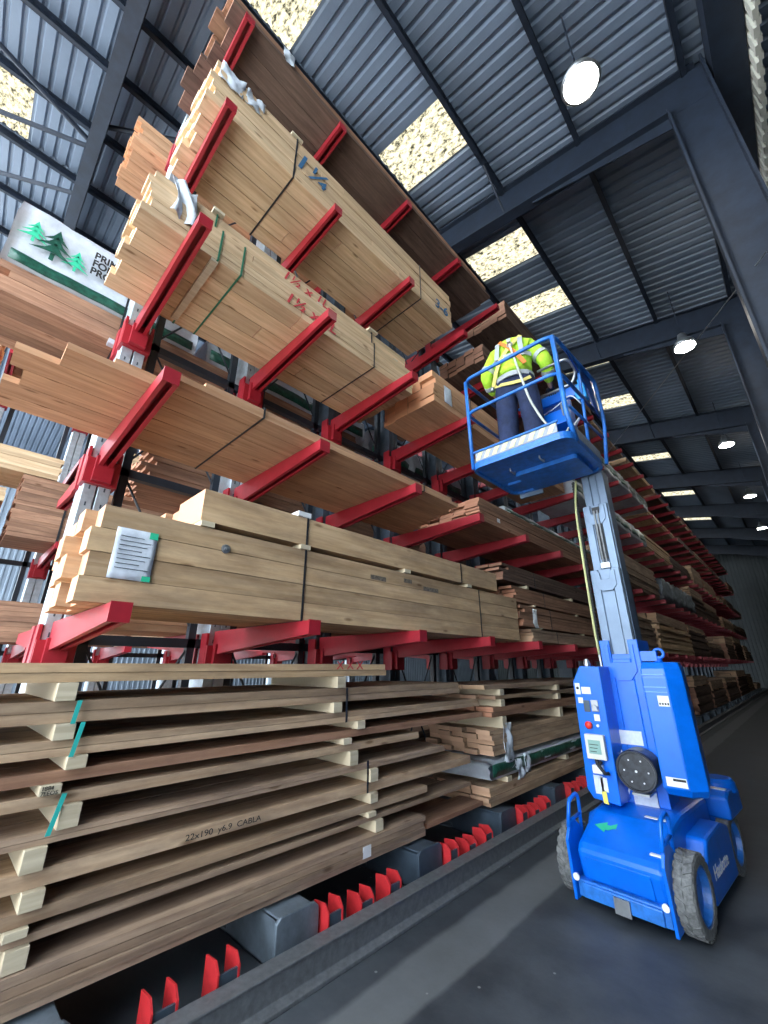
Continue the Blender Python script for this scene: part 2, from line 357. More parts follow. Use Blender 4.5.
def column_mb(xr,y,top=8.2,slots=True):
    m=MB()
    # two channels back to back
    for side in (-1,1):
        a=y+side*.006; b=y+side*.10
        m.box(xr-.30,xr,min(a,b),max(a,b),.0,top)
    return m
def rack(name,label,ks,xr,front,back,mats,levels=LV,feet=True,brace=True,detail=True,pitch=1.25,y00=.625,topz=8.25):
    t=thing(name,label,'rack',(xr,y00+pitch*ks[0],0))
    for k in ks:
        y=y00+pitch*k; mt=mats(k)
        c=column_mb(xr,y,topz).build('column',mt,t,bevel=.006 if detail else 0)
        if detail:
            m=MB(); z=.6
            while z<7.9:
                for yy in (y-.055,y+.055): m.box(xr-.002,xr+.0012,yy-.006,yy+.006,z,z+.035)
                z+=.15
            m.build('slot_row',M_slate,c)['kind']='stuff'
        for z in levels:
            if front: arm_mb(xr,1,y,z).build('arm',M_red,c)
            if back: arm_mb(xr-.3,-1,y,z).build('arm',M_red,c)
        if feet:
            m=MB(); xe=xr+1.5
            m.box(xr,xe-.02,y-.035,y+.035,.0,.24); m.box(xr,xe-.02,y-.12,y+.12,.225,.25); m.box(xr,xe-.02,y-.12,y+.12,0,.02)
            m.prism([(y-.15,0),(y+.15,0),(y+.15,.235),(y+.12,.262),(y-.12,.262),(y-.15,.235)],0,xe-.02,xe+.005)
            m.box(xr+.9,xe-.02,y-.12,y+.12,.0,.245)
            m.build('base_beam',M_slate if k>1 else plain('base_steel',(.16,.20,.24),.4,.3,noise=.3),c,bevel=.006)
    if brace:
        for k in ks[:-1]:
            y=y00+pitch*k; m=MB(); xx=xr-.17
            for yy in (y+.2,y+pitch-.2): m.box(xx-.035,xx+.035,yy-.035,yy+.035,.0,7.9)
            for z in levels: m.box(xx-.035,xx+.035,y+.1,y+pitch-.1,z-.15,z-.07)
            fr=m.build('brace_frame',M_black,t)
            if detail:
                m=MB()
                zz=[.2]+levels
                for a,b in zip(zz,zz[1:]):
                    m.tube([(xx,y+.2,a),(xx,y+pitch-.2,b-.12)],.011,6); m.tube([(xx,y+pitch-.2,a),(xx,y+.2,b-.12)],.011,6)
                m.build('brace_rod',M_black,fr)
    return t
rack('cantilever_rack','nearest run of cantilever racking, pale galvanised front columns and red arms',list(range(0,8)),ROOT,True,True,lambda k: M_galv if k<2 else M_slate)  # first two columns pale, the rest in a darker slate tone
rack('cantilever_rack','middle run of red-armed cantilever racking with dark columns, behind the blue lift',list(range(8,19)),ROOT,True,False,lambda k:M_slate,detail=False)
rack('cantilever_rack','farthest run of red-armed cantilever racking ending at the far wall',list(range(19,31)),ROOT,True,False,lambda k:M_slate,detail=False)
rack('cantilever_rack','separate row of cantilever racking across the next aisle, seen through the front rack',list(range(-3,7)),-9.4,True,False,lambda k:M_galv,detail=False,y00=.95)

# red U clips behind the rail
ORD=['first','second','third','fourth','fifth','sixth','seventh','eighth','ninth','tenth','eleventh','twelfth','thirteenth','fourteenth','fifteenth','sixteenth','seventeenth','eighteenth','nineteenth','twentieth']
def ordw(i): return ORD[i] if i<20 else '%dth'%(i+1) if (i+1)%10 not in (1,2,3) else '%d%s'%(i+1,{1:'st',2:'nd',3:'rd'}[(i+1)%10])
cy=[1.12,1.42]+[.625+1.25*k+d for k in range(1,6) for d in (.23,.50,.77)]
for i,y in enumerate(cy):
    t=thing('rail_clip','red steel U-shaped rail clip, %s from the near end of the rail'%ordw(i),'clip',(-2.5,y,0),'red clips along the guide rail')
    h=.215+.015*((i*7)%3)
    for s in (-1,1):
        m=MB(); m.prism([(-2.57,0),(-2.43,0),(-2.43,h-.04),(-2.47,h),(-2.57,h-.01)],1,y+s*.055-.005,y+s*.055+.005); m.build('cheek_plate',M_clip,t)
    m=MB(); m.box(-2.45,-2.437,y-.05,y+.05,0,h-.05); m.lathe([(.014,0),(.014,.006)],Matrix.Translation((-2.437,y,.12))@Matrix.Rotation(R(90),4,'Y'),10)
    m.build('web_plate',M_slate,t)

# ------------------------------------------------------------------ timber
def splits(y0,y1,n): return [y0,y1]
def pack(name,label,x0,x1,y0,y1,z0,nr,th,nc,mat,jl=.02,jr=.03,group=None,gap=.004,single=False,rowgap=None,board='board',jx=.006,sk=None,cat='timber',joint=False):
    """x0 = aisle side. nr layers of nc boards. each board its own mesh unless single"""
    t=thing(name,label,cat,((x0+x1)/2,(y0+y1)/2,z0),group)
    w=(x0-x1)/nc; M=MB()
    for r in range(nr):
        z=z0+r*th; ox=random.uniform(-jx,jx)
        for c in range(nc):
            xa_=x0-c*w-gap/2; xb_=x0-(c+1)*w+gap/2
            ya=y0+random.uniform(-jl,jl) if sk is None else y0+sk(r,c); yb=y1+random.uniform(-jr,jr)
            if single: M.box(xb_+ox,xa_+ox,ya,yb,z+.001,z+th-.002)
            else:
                if joint:
                    yj=ya+(yb-ya)*random.uniform(.25,.75)
                    for q0,q1 in ((ya,yj-.003),(yj+.003,yb)):
                        m=MB(); m.box(xb_+ox,xa_+ox,q0,q1,z+.001,z+th-.002); m.build(board,mat,t)
                    continue
                m=MB(); m.box(xb_+ox,xa_+ox,ya,yb,z+.001,z+th-.002); m.build(board,mat,t)
    if single: M.build(board if nr*nc<2 else 'boards',mat,t)
    return t
def strap(t,x0,x1,y,z0,z1,mat=M_strapk,w=.018,skew=0.0,name='strap'):
    m=MB(); e=.004
    m.hexa([(x0,y,z0-e),(x0+e,y,z0-e),(x0+e,y+w,z0-e),(x0,y+w,z0-e),(x0,y+skew,z1+e),(x0+e,y+skew,z1+e),(x0+e,y+w+skew,z1+e),(x0,y+w+skew,z1+e)])
    m.box(x1,x0,y,y+w,z0-e,z0); m.box(x1,x0,y+skew,y+w+skew,z1,z1+e); m.box(x1-e,x1,y,y+w,z0-e,z1+e)
    return m.build(name,mat,t)
def text(body,parent,size,loc,mat,rot=(90,0,90),name='painted_marking',ext=.0008,shear=0,sx=1.0,off=.0,space=1.0):
    cu=bpy.data.curves.new(name,'FONT'); cu.body=body; cu.size=size; cu.extrude=ext; cu.offset=off; cu.shear=shear; cu.space_line=.85; cu.space_character=space
    cu.materials.append(mat); tmp=bpy.data.objects.new(name+'_src',cu)
    me=bpy.data.meshes.new_from_object(tmp); bpy.data.objects.remove(tmp); me.name=name
    if not me.materials: me.materials.append(mat)
    o=bpy.data.objects.new(name,me); C.objects.link(o)
    o.rotation_euler=[R(a) for a in rot]; o.scale=(sx,1,1)
    base=Vector((0,0,0)); p=parent
    while p is not None: base+=Vector(p.location); p=p.parent
    o.location=Vector(loc)-base; o.parent=parent
    return o
def sheet(t,x,y0,y1,z0,z1,mat=M_paper,name='label_sheet',crumple=.008,nu=8,nv=8,seed=0):
    rr=random.Random(seed); ph=[rr.uniform(0,6) for _ in range(4)]
    m=MB()
    def fn(u,v):
        return (x+.008+crumple*(math.sin(u*7+ph[0])*math.cos(v*5+ph[1])+.5*math.sin(u*13+v*9+ph[2])),y0+(y1-y0)*u,z0+(z1-z0)*v)
    m.grid(fn,nu,nv); o=m.build(name,mat,t,smooth=True)
    s=o.modifiers.new('thick','SOLIDIFY'); s.thickness=.0015
    return o
XF=-2.62
# --- A: heavy beams with a label, lowest arm level
jag=[[0,.05,-.02,.09,.0],[.02,-.05,.06,-.03,.08],[.0,.03,-.06,.05,-.02],[.04,-.02,.06,.0,.05]]
A=pack('beam_pack','pack of heavy honey-coloured square beams with a white label sheet, on the lowest arms',XF,-3.42,.43,5.3,1.915,4,.135,5,W_beam,group=None,sk=lambda r,c: jag[r][c]+.00,jr=.01,board='beam')
sheet(A,XF,.55,.765,2.05,2.34,crumple=.004,seed=3)
for i in range(8):
    m=MB(); m.box(XF+.011,XF+.0125,.575,.575+.12+.05*((i*5)%3)/2,2.29-.026*i,2.294-.026*i); m.build("label_print",M_slate,A)
m=MB(); m.box(XF+.011,XF+.013,.72,.765,2.30,2.34); m.box(XF+.011,XF+.013,.72,.765,2.05,2.08); m.build('label_corner',M_green,A)
strap(A,XF,-3.42,1.83,1.915,2.455,M_strapk,.016); strap(A,XF,-3.42,4.35,1.915,2.455,M_strapk,.014)
m=MB(); m.lathe([(.03,0),(.03,.01),(.012,.012),(.012,.03)],Matrix.Translation((XF,1.19,2.335))@Matrix.Rotation(R(90),4,'Y'),14); m.build('strap_seal',M_steel,A)
for i,(ya,yb,za) in enumerate(((2.55,2.75,2.33),(3.0,3.12,2.36),(3.3,3.55,2.32))):
    m=MB(); m.box(XF,XF+.0012,ya,yb,za,za+.04); m.build('dark_smudge',plain('smudge',(.16,.13,.10),.9,noise=.5,nscale=40),A)
for i,y in enumerate((1.0,1.78,3.0,4.1)):
    o=box1('bearer',W_batten,None,-3.4,XF+.015,y,y+.09,2.456,2.492,base=(-3.0,y,2.456))
    tag(o,'short pale bearer between the honey beam pack and the upper beams, %s from the left'%ORD[i],'bearer','bearers under the upper beams')
U=pack('beam_pack','two long honey-coloured beams strapped on top of the labelled beam pack',XF,-3.05,1.0,4.82,2.495,1,.225,1,W_beam,jl=0,jr=0,board='beam')
strap(U,XF,-3.05,1.83,2.495,2.72,M_strapk,.016); strap(U,XF,-3.05,4.0,2.495,2.72,M_strapk,.014)
m=MB(); m.box(-2.75,XF+.01,1.74,1.86,2.72,2.76); m.build('edge_protector',M_white,U)
pack('beam_pack','short stepped beams with orange end grain lying behind the upper honey beam',-3.1,-3.5,1.02,4.7,2.495,2,.10,3,W_beam,jl=.0,sk=lambda r,c:-.05*c-.04*(1-r),board='beam')
# --- B: single layer of broad boards
B=thing('board_layer','single layer of wide orange boards with stepped left ends across the second arms','timber',(-3.2,2,3.405))
xs=[-2.58,-2.76,-2.98,-3.2,-3.42,-3.62,-3.82]; ys=[.62,.10,-.12,-.05,-.14,-.16]; ye=[3.98,4.05,4.15,4.22,4.3,4.38]
for i in range(6):
    m=MB(); m.box(xs[i+1]+.003,xs[i]-.003,ys[i],ye[i],3.405,3.45); m.build('board',W_orange,B)
    if i<5:
        m=MB(); m.box(xs[i+1]+.02,xs[i]-.01,ys[i]+.25,ye[i]-.12,3.451,3.49); m.build('board',W_orange,B)
strap(B,-2.57,-3.83,1.32,3.405,3.492,M_strapk,.015)
strap(B,-2.57,-3.83,3.3,3.405,3.492,M_strapk,.015)
m=MB(); m.prism([(-.0,.0),(.16,0),(.02,.12)],0,-2.95,-2.8); 
o=MB(); o.hexa([(-2.9,1.1,3.492),(-2.74,1.1,3.492),(-2.74,1.2,3.492),(-2.9,1.2,3.492),(-2.88,1.12,3.56),(-2.84,1.12,3.6),(-2.84,1.16,3.6),(-2.88,1.16,3.56)]); o.build('edge_protector',M_white,B)
# --- C: pale packs with red marks
jc=lambda r,c: (.02*((r*3+c*2)%4)-.03)+ .03*c*(r%2)
C1=pack('timber_pack','lower pale timber pack marked in red crayon on the third arms',-2.79,-3.78,.27,3.42,4.855,4,.085,5,W_pale,jl=.03,jr=.015,sk=jc,joint=True,gap=.007)
C2=pack('timber_pack','upper pale timber pack marked in red crayon, on battens over the third-arm pack',-2.84,-3.72,.26,3.36,5.235,2,.08,5,W_pale,jl=.03,jr=.02,sk=lambda r,c:.04*((r+c)%3)-.02)
for i,y in enumerate((.5,1.9,3.1)):
    tag(box1('bearer',W_batten,None,-3.7,-2.81,y,y+.07,5.198,5.233,base=(-3.2,y,5.198)),'thin batten between the two red-marked pale packs, %s from the left'%ORD[i],'bearer','battens between the pale packs')
text('1½ x 1L',C1,.19,(-2.786,1.5,4.93),M_redink,shear=.3,sx=1.0,off=.003)
text('1½ x 1L',C2,.17,(-2.831,1.47,5.245),M_redink,shear=.3,off=.002)
strap(C1,-2.785,-3.78,.84,4.85,5.196,M_strapg,.016,.0); strap(C1,-2.785,-3.78,1.05,4.855,5.196,M_strapg,.016,.0)
strap(C1,-2.785,-3.78,2.72,4.855,5.196,M_strapk,.014)
strap(C2,-2.832,-3.72,.78,5.235,5.396,M_strapg,.014); strap(C2,-2.832,-3.72,2.72,5.235,5.396,M_strapk,.014)
m=MB(); m.box(-3.7,-2.80,.80,.86,4.825,4.853); m.build('strap_batten',W_batten,C1)
m=MB(); m.box(-3.0,-2.80,.74,.84,5.397,5.43); m.build('edge_protector',M_batten if False else W_batten,C2)
m=MB(); m.box(-3.0,-2.80,2.66,2.80,5.397,5.425); m.build('edge_protector',W_batten,C2)
m=MB()
m.grid(lambda u,v:(-2.775+.03*math.sin(u*9+v*4)-.12*max(0,v-.8),.42+.20*u+.03*math.sin(v*5),5.02+.42*v-.05*u),10,10)
o=m.build('plastic_scrap',M_wrap,C2,smooth=True); o.modifiers.new('s','SOLIDIFY').thickness=.002
# --- D: big pale pack
D1=pack('timber_pack','large pale timber pack marked in blue crayon on the fourth arms',XF,-3.5,.46,4.2,6.365,6,.105,5,W_pale,jl=.03,jr=.012,sk=lambda r,c:.035*((r*2+c)%3)-.03+.0*c,joint=True,gap=.007)
text('1¼',D1,.36,(XF+.004,1.33,6.60),M_blueink,shear=.25,off=.004)
text('3-6',D1,.24,(XF+.004,3.78,6.50),M_blueink,shear=.2,off=.004)
strap(D1,XF+.001,-3.5,1.35,6.365,6.997,M_strapk,.018); strap(D1,XF+.001,-3.5,3.45,6.365,6.997,M_strapk,.016)
m=MB(); m.box(-2.8,XF+.015,1.28,1.42,6.998,7.03); m.build('edge_protector',W_batten,D1)
sheet(D1,XF,.50,.74,6.76,7.0,M_paper,crumple=.015,seed=5); sheet(D1,XF,.76,.96,6.78,6.98,M_wrap,'plastic_scrap',crumple=.02,seed=6)
# --- E: dark wide boards
E1=pack('timber_pack','dark brown wide boards with stepped left ends on the topmost arms under the roof',-2.52,-3.78,.45,5.4,7.855,1,.06,6,W_brown,jl=.0,jr=.03,sk=lambda r,c:-.03*c+.1*((c*3)%4)*.3,board='board')
pack('timber_pack','second layer of brown boards with one paler front edge on the topmost arms',-2.55,-3.75,.5,5.35,7.917,3,.05,6,W_red,jl=.15,jr=.05)
sheet(E1,-2.52,1.02,1.16,7.86,8.06,M_paper,'label_sheet',crumple=.01,seed=8)
pack('timber_pack','brown timber pack on the topmost arms just past the dark wide boards',-2.52,-3.42,5.98,10.6,7.855,5,.08,5,W_brown,single=False)
# --- C second, B second, A second, D second
P=pack('timber_pack','pale-edged brown timber pack with a white label at its left end, left of the man',XF-.04,-3.6,3.72,8.0,4.855,5,.095,4,W_orange,jl=.04)
sheet(P,XF-.035,3.93,4.1,4.93,5.2,M_paper,crumple=.003,seed=9); strap(P,XF-.035,-3.6,4.6,4.855,5.33,M_strapk,.014)
pack('timber_pack','dark brown boards on the fourth arms behind the man',XF,-3.5,5.1,9.5,6.365,4,.08,5,W_brown,single=True)
P=pack('board_pack','pack of many thin reddish-brown boards on the second arms right of the orange layer',XF,-3.7,4.55,9.4,3.405,9,.036,5,W_red,jl=.06,jr=.1)
sheet(P,XF,4.98,5.06,3.47,3.53,M_white,crumple=.001,seed=2)
for (lab,y0,y1,z,n,th,mt) in (('lowest stack of thin brown boards right of the honey beams',5.6,9.6,1.915,4,.042,W_grey),
    ('stack of boards with reddish ends and a white tag, right of the honey beams',5.45,9.3,2.11,6,.047,W_red),
    ('stack of loose stepped boards above the white-tagged stack right of the beams',5.3,9.2,2.42,5,.042,W_red),
    ('top stack of thin weathered boards right of the upper honey beam',5.05,9.0,2.68,6,.038,W_brown)):
    t=pack('board_pack',lab,XF,-3.6,y0,y1,z,n,th,5,mt,jl=.14,jr=.15)
    if 'white tag,' in lab: sheet(t,XF,5.75,5.88,2.1,2.36,M_white,'tag_sheet',crumple=.012,seed=4)
    strap(t,XF,-3.6,y0+.9,z,z+n*th,M_strapk,.012)
    i_=0
    for yy in (y0+.35,y0+2.0,y1-.6):
        zz=z+n*th; nx={1.915:.026,2.11:.026,2.42:.048,2.68:0}[z]
        if nx: 
            i_+=1
            tag(box1('bearer',W_batten,None,-3.55,XF+.01,yy,yy+.06,zz,zz+nx-.002,base=(-3,yy,zz)),'small bearer on top of the %s, %s from its left end'%('brown boards at the foot' if z<2 else 'red-ended tagged boards' if z<2.3 else 'loose stepped boards',ORD[i_-1]),'bearer','bearers right of the honey beams')

# --- base: loose sticked boards
LAY=[(1.523,1.615,2,.2,2.83,XF-.07,W_beam,-.6),(1.338,1.438,2,.2,3.94,XF-.07,W_base,-.8),(1.192,1.265,2,.2,4.3,XF-.07,W_base,-.8),(1.082,1.133,1,0,4.36,XF-.07,W_red,-.8),
     (.989,1.039,1,0,3.25,XF-.07,W_base,-.8),(.841,.890,2,0,3.64,XF-.07,W_grey,-.8),(.68,.749,1,0,4.07,XF-.07,W_base,-.8),(.556,.609,1,0,3.35,XF-.07,W_base,-.8),(.49,.521,1,0,4.04,XF-.07,W_grey,-.8)]
names=['topmost','second','third','fourth','fifth','sixth','seventh','eighth','ninth']
xcols=[0,.23,.46,.69,.92]
for li,(z0,z1,n,_,ye_,xf,mt,ys_) in enumerate(LAY):
    th=(z1-z0)/n
    for r in range(n):
        for c in range(4 if li else 4):
            jx=random.uniform(-.004,.004); e=random.uniform(-.04,.04)*(c>0)
            a=xf-.245*c-.004+jx; b=xf-.245*(c+1)+.004+jx
            yb=ye_+e-(.02*r) if c==0 else ye_+e*3-.1*random.random()
            o=box1('sawn_board',mt,None,b,a,ys_+e,yb,z0+r*th+.001,z0+(r+1)*th-.001,base=((a+b)/2,0,z0+r*th))
            pos=['at the aisle edge','one in from the aisle edge','two in from the aisle edge','hindmost across'][c]
            tag(o,'sawn board in the floor-level stack, %s layer%s, %s'%(names[li],'' if n==1 else (' lower' if r==0 else ' upper'),pos),'board','loose boards in the floor-level stack')
# marking on the seventh layer's front board
fb=[o for o in C.objects if o.get('label','').startswith('sawn board in the floor-level stack, seventh') and 'at the aisle edge' in o['label']][0]
text('22x190  y6.9  CABLA',fb,.042,(XF-.07+.004,1.22,.70),M_ink,sx=1.25)
fb=[o for o in C.objects if o.get('label','').startswith('sawn board in the floor-level stack, topmost') and 'upper, at the aisle' in o['label']][0]
text('X X X',fb,.09,(XF-.07+.004,2.25,1.575),M_redink,sx=1.2)
# bottom bundle
BB=pack('board_bundle','bottom bundle of thick boards lying directly on the rack feet at floor level',XF-.02,XF-.98,-.8,3.25,.268,4,.036,4,W_grey,jl=.02,jr=.02,jx=.012)
m=MB(); m.box(XF-.018,XF-.012,2.52,2.60,.30,.37); m.build('label_tag',M_white,BB)
o=box1('sawn_board',W_red,None,XF-.33,XF-.05,3.30,4.2,.30,.335,base=(XF-.19,3.7,.30)); tag(o,'single reddish board jutting right from the bottom bundle over the rack feet','board')
o=box1('sawn_board',W_red,None,XF-.73,XF-.4,3.31,4.1,.268,.30,base=(XF-.19,3.7,.268)); tag(o,'reddish board behind the one jutting right from the bottom bundle','board')
# bearers between the layers
zs=[(1.438,1.523),(1.265,1.338),(1.133,1.192),(1.039,1.082),(.89,.989),(.749,.841),(.609,.68),(.521,.556),(.412,.49)]
lx=[.47,.50,.58,.50,.60,.50,.53,.50,.52]; rx=[2.25,2.22,2.47,2.33,2.40,2.62,2.62,2.60,2.68]
for i,(z0,z1) in enumerate(zs):
    for side,yy in (('left',lx[i]),('right',rx[i])):
        o=box1('bearer',W_batten,None,XF-1.0,XF-.045,yy,yy+.085,z0+.001,z1-.001,base=(XF-.5,yy,z0),bevel=.003)
        tag(o,'pale wooden bearer in the floor-level stack, %s side, %s gap from the top'%(side,ORD[i]),'bearer','bearers in the floor-level stack')
        if i==3 and side=='left':
            text('1884\n7EEOS',o,.024,(XF-.044,yy+.006,z1-.02),M_ink,name='stamp',sx=1.0)
for i,(y,za,zb,sk) in enumerate(((.565,1.335,1.44,-.01),(.60,1.19,1.34,-.02),(.59,.88,1.04,-.03))):
    m=MB(); x=XF-.04
    m.hexa([(x,y+sk,za),(x+.003,y+sk,za),(x+.003,y+sk+.02,za),(x,y+sk+.02,za),(x,y,zb),(x+.003,y,zb),(x+.003,y+.02,zb),(x,y+.02,zb)])
    tag(m.build('strap_end',M_strapt,base=(x,y,za)),'loose turquoise strap on the left bearers of the floor-level stack, %s from the top'%ORD[i],'strap','loose turquoise straps')
for i,y in enumerate((2.36,2.60)):
    m=MB(); m.box(XF-.068,XF-.064,y,y+.016,(1.19,.68)[i],(1.44,.90)[i]); tag(m.build('strap_end',M_strapk,base=(XF-.068,y,1)),('black strap down the upper right of the floor-level stack','black strap down the middle right of the floor-level stack')[i],'strap')

# --- base right: mixed stack
BR=[('topmost pair of wide boards in the mixed stack behind the lift',4.35,8.2,1.355,1,.045,3,W_grey),
    ('thin board layer second from the top in the mixed stack behind the lift',4.5,8.2,1.245,1,.04,4,W_base),
    ('thick boards with reddish end grain in the mixed stack behind the lift',4.45,8.1,1.07,2,.05,4,W_red),
    ('batch of loose narrow boards above the green wrapped pack',4.4,8.0,.70,5,.05,5,W_base),
    ('lowest stack of boards under the green wrapped pack',4.25,8.0,.27,4,.042,4,W_base)]
for (lab,y0,y1,z,n,th,nc,mt) in BR:
    t=pack('board_pack',lab,XF+.0,-3.5,y0,y1,z,n,th,nc,mt,jl=.05,jr=.1)
    if 'loose narrow' in lab: sheet(t,XF,4.62,4.80,.62,1.0,M_wrap,'plastic_scrap',crumple=.03,seed=11)
    zt=z+n*th
    gp={1.245:.068,1.07:.073,.70:.118,.27:.05,1.355:0}[z]
    if gp:
        for i,yy in enumerate((4.62,6.2,7.6)):
            tag(box1('bearer',W_batten,None,-3.45,XF+.015,yy,yy+.09,zt,zt+gp-.002,base=(-3,yy,zt)),'pale bearer in the mixed stack, %s gap from the top, %s from the left'%({1.245:'first',1.07:'second',.70:'third',.27:'fourth'}[z],ORD[i]),'bearer','bearers in the mixed stack')
def wrapped(name,label,x0,x1,y0,y1,z0,z1,mat,amp=.02,band=None,seed=1):
    t=thing(name,label,'wrapped timber',((x0+x1)/2,(y0+y1)/2,z0))
    rr=random.Random(seed); ph=[rr.uniform(0,6.3) for _ in range(8)]
    def wob(a,b): return amp*(.6*math.sin(a*7+ph[0]+2*math.sin(b*5+ph[1]))+.4*math.sin(a*17+b*11+ph[2])+.3*math.sin(b*23-a*9+ph[3]))
    m=MB(); nu=int((y1-y0)*8)+4
    prof=[(x1,z0),(x0,z0),(x0,z0+(z1-z0)*.25),(x0,z0+(z1-z0)*.5),(x0,z0+(z1-z0)*.75),(x0,z1-.03),(x0-.03,z1),((x0+x1)/2,z1),(x1+.03,z1),(x1,z1-.03),(x1,z0)]
    k=len(prof); vs=[]
    for i in range(nu+1):
        y=y0+(y1-y0)*i/nu
        for j,(px,pz) in enumerate(prof):
            w=wob(y,j*.7); vs.append((px+w,y+ (wob(pz*3,j)*1.2 if i in (0,nu) else 0),pz+w*.7))
    fs=[(i*k+j,i*k+j+1,(i+1)*k+j+1,(i+1)*k+j) for i in range(nu) for j in range(k-1)]
    fs+=[tuple(range(k-1)),tuple(nu*k+j for j in range(k-1))[::-1]]
    m.add(vs,fs); m.build('plastic_wrap',mat,t,smooth=True)
    if band:
        m=MB(); m.grid(lambda u,v:(x0+.012+wob(y0+(y1-y0)*u,2)*1.05,y0+.05+(y1-y0-.1)*u,z0+(z1-z0)*(band[0]+(band[1]-band[0])*v)),nu,2)
        o=m.build('printed_band',M_wrapgreen,t,smooth=True); o.modifiers.new('s','SOLIDIFY').thickness=.003
    return t
G=wrapped('wrapped_pack','flat green and white plastic-wrapped pack in the mixed stack behind the lift',XF-.01,-3.45,4.3,8.0,.49,.655,M_wrap,.012,(.15,.85),3)
sheet(G,XF,4.85,5.0,.42,.62,M_wrap,'plastic_scrap',crumple=.02,seed=1); sheet(G,XF,5.05,5.2,.46,.66,M_wrap,'plastic_scrap',crumple=.02,seed=12)
wrapped('wrapped_pack','long thin plastic-wrapped pack lying on the reddish thin boards under the platform',XF-.06,-3.4,5.4,9.3,3.74,3.86,M_wrap,.012,(.2,.6),15)
# --- packs on the back side of the rack
XB=-4.52
BK=pack('timber_pack','knotty brown timber pack under the printed white wrap, behind the first column',XB,-5.45,-.45,4.0,4.855,4,.085,5,W_red,jl=.12)
BK['category']='timber'
WR=wrapped('wrapped_pack','white plastic-wrapped pack printed with green conifers, behind the first column',XB+.01,-5.4,-.5,1.32,5.22,5.98,M_wrap,.008,(.0,.16),5)
text('PRIME\nFOREST\nPRODUCTS',WR,.125,(XB+.055,.14,5.72),M_ink,name='printed_lettering',off=.004,sx=.82)
def conifer(t,y,z,s,mat):
    m=MB(); x=XB+.045
    for j,(w,h) in enumerate(((.5,.0),(.4,.26),(.28,.5))):
        m.prism([(y-w*s,z+h*s-.05*s),(y-w*s*.4,z+(h+.14)*s),(y,z+(h+.42)*s),(y+w*s*.4,z+(h+.14)*s),(y+w*s,z+h*s-.05*s),(y,z+(h+.08)*s)],0,x,x+.004)
    m.box(x,x+.004,y-.05*s,y+.05*s,z-.2*s,z+.05*s)
    m.build('printed_conifer',mat,t)
conifer(WR,-.34,5.56,.24,M_green); conifer(WR,.02,5.47,.24,M_green); conifer(WR,-.17,5.48,.36,M_wrapgreen)
strap(WR,XB+.05,-5.45,.52,4.80,6.0,M_strapk,.02); m=MB(); m.box(XB-.02,XB+.05,.46,.62,4.79,4.85); m.build('edge_protector',M_wrap,WR)
pack('board_pack','thin boards with jagged left ends on the back arms below the printed wrap',XB,-5.4,1.1,5.6,3.405,9,.045,5,W_red,jl=.05,single=False,sk=lambda r,c:.05*((r*3+c*5)%4)-.08)
pack('timber_pack','orange timber pack on the topmost back arms, left of the dark boards',XB+.02,-5.3,.15,4.5,7.855,5,.085,5,W_orange,jl=.05,single=False)
pack('timber_pack','brown timber pack on the lowest back arms seen under the thin jagged boards',XB,-5.3,.9,5.4,1.915,6,.07,5,W_orange,single=True,jl=.04)
wrapped('wrapped_pack','green striped wrapped pack behind the brace between the second and third columns',XB,-5.4,1.45,4.2,5.205,5.55,M_wrap,.012,(.1,.55),9)
wrapped('wrapped_pack','crumpled white wrapped pack on the third back arms behind the dark columns',XB,-5.4,4.35,7.5,4.89,5.5,M_wrap,.03,(.2,.5),10)
pack('timber_pack','brown timber pack on the second back arms behind the dark columns',XB,-5.4,5.9,9,3.405,6,.07,5,W_brown,single=True)
pack('timber_pack','brown timber pack on the lowest back arms behind the mixed stack',XB,-5.4,5.7,9.2,1.915,5,.07,5,W_red,single=True)
pack('timber_pack','timber pack on the fourth back arms hidden behind the big pale pack',XB,-5.4,1.2,6.2,6.365,5,.08,5,W_brown,single=True)
for i,(y0,y1,z,n) in enumerate(((-.9,3.2,.27,6),(3.6,7.4,.27,8))):
    pack('board_pack',('dim boards at floor level on the far side of the rack, left end','dim boards at floor level on the far side of the rack, right end')[i],XB,-5.4,y0,y1,z,n,.05,4,W_grey,single=True)
# --- packs on the row across the next aisle
lvn=['lowest','second','third','fourth','topmost']
rr=random.Random(21)
cnt=0
for li,z in enumerate(LV[:4]):
    y=-3.4 if li!=1 else -3.3; q=0
    while y<8.2:
        L=rr.uniform(2.2,3.4); 
        if li==1: L={0:3.45,1:4.2,2:3.5}.get(q,3)
        n=rr.randint(5,9); th=.07
        if li==1 and q==1: n=14
        if li==2 and q==0: L=2.6; n=5
        if li==2 and q==1: y+=2.2; L=3
        if li==1 and q==0: n=10
        t=pack('timber_pack','timber pack on the %s arms across the next aisle, %s from its left end'%(lvn[li],ORD[q]),-8.0,-8.95,y,y+L,z+.005,n,th,4,[W_orange,W_red,W_base,W_pale][(q+li)%4] if li!=1 else [W_pale,W_red,W_orange,W_base][q%4],single=True,group='packs across the next aisle')
        if li==1 and q==1: strap(t,-7.99,-8.95,y+.6,z,z+n*th,M_strapk,.03)
        y+=L+.15; q+=1
pack('timber_pack','tan pack lying on the tall brown strapped pack across the next aisle',-8.0,-8.9,-2.2,.72,4.40,5,.075,4,W_pale,single=True)
pk=0
for i,(y0,n,mt) in enumerate(((-3.2,10,W_orange),(.5,12,W_orange),(4.2,9,W_base))):
    pack('board_pack','floor-level boards across the next aisle, %s from the left'%ORD[i],-8.0,-8.95,y0,y0+3.5,.27,n,.06,4,mt,single=True,group='packs across the next aisle')
m=MB(); m.grid(lambda u,v:(-7.95+.03*math.sin(9*u+5*v),1.9+.5*u,4.35+.4*v+.05*math.sin(9*u)),8,8); o=m.build('plastic_scrap',M_wrap,smooth=True,base=(-7.95,2,4.3)); o.modifiers.new('s','SOLIDIFY').thickness=.003
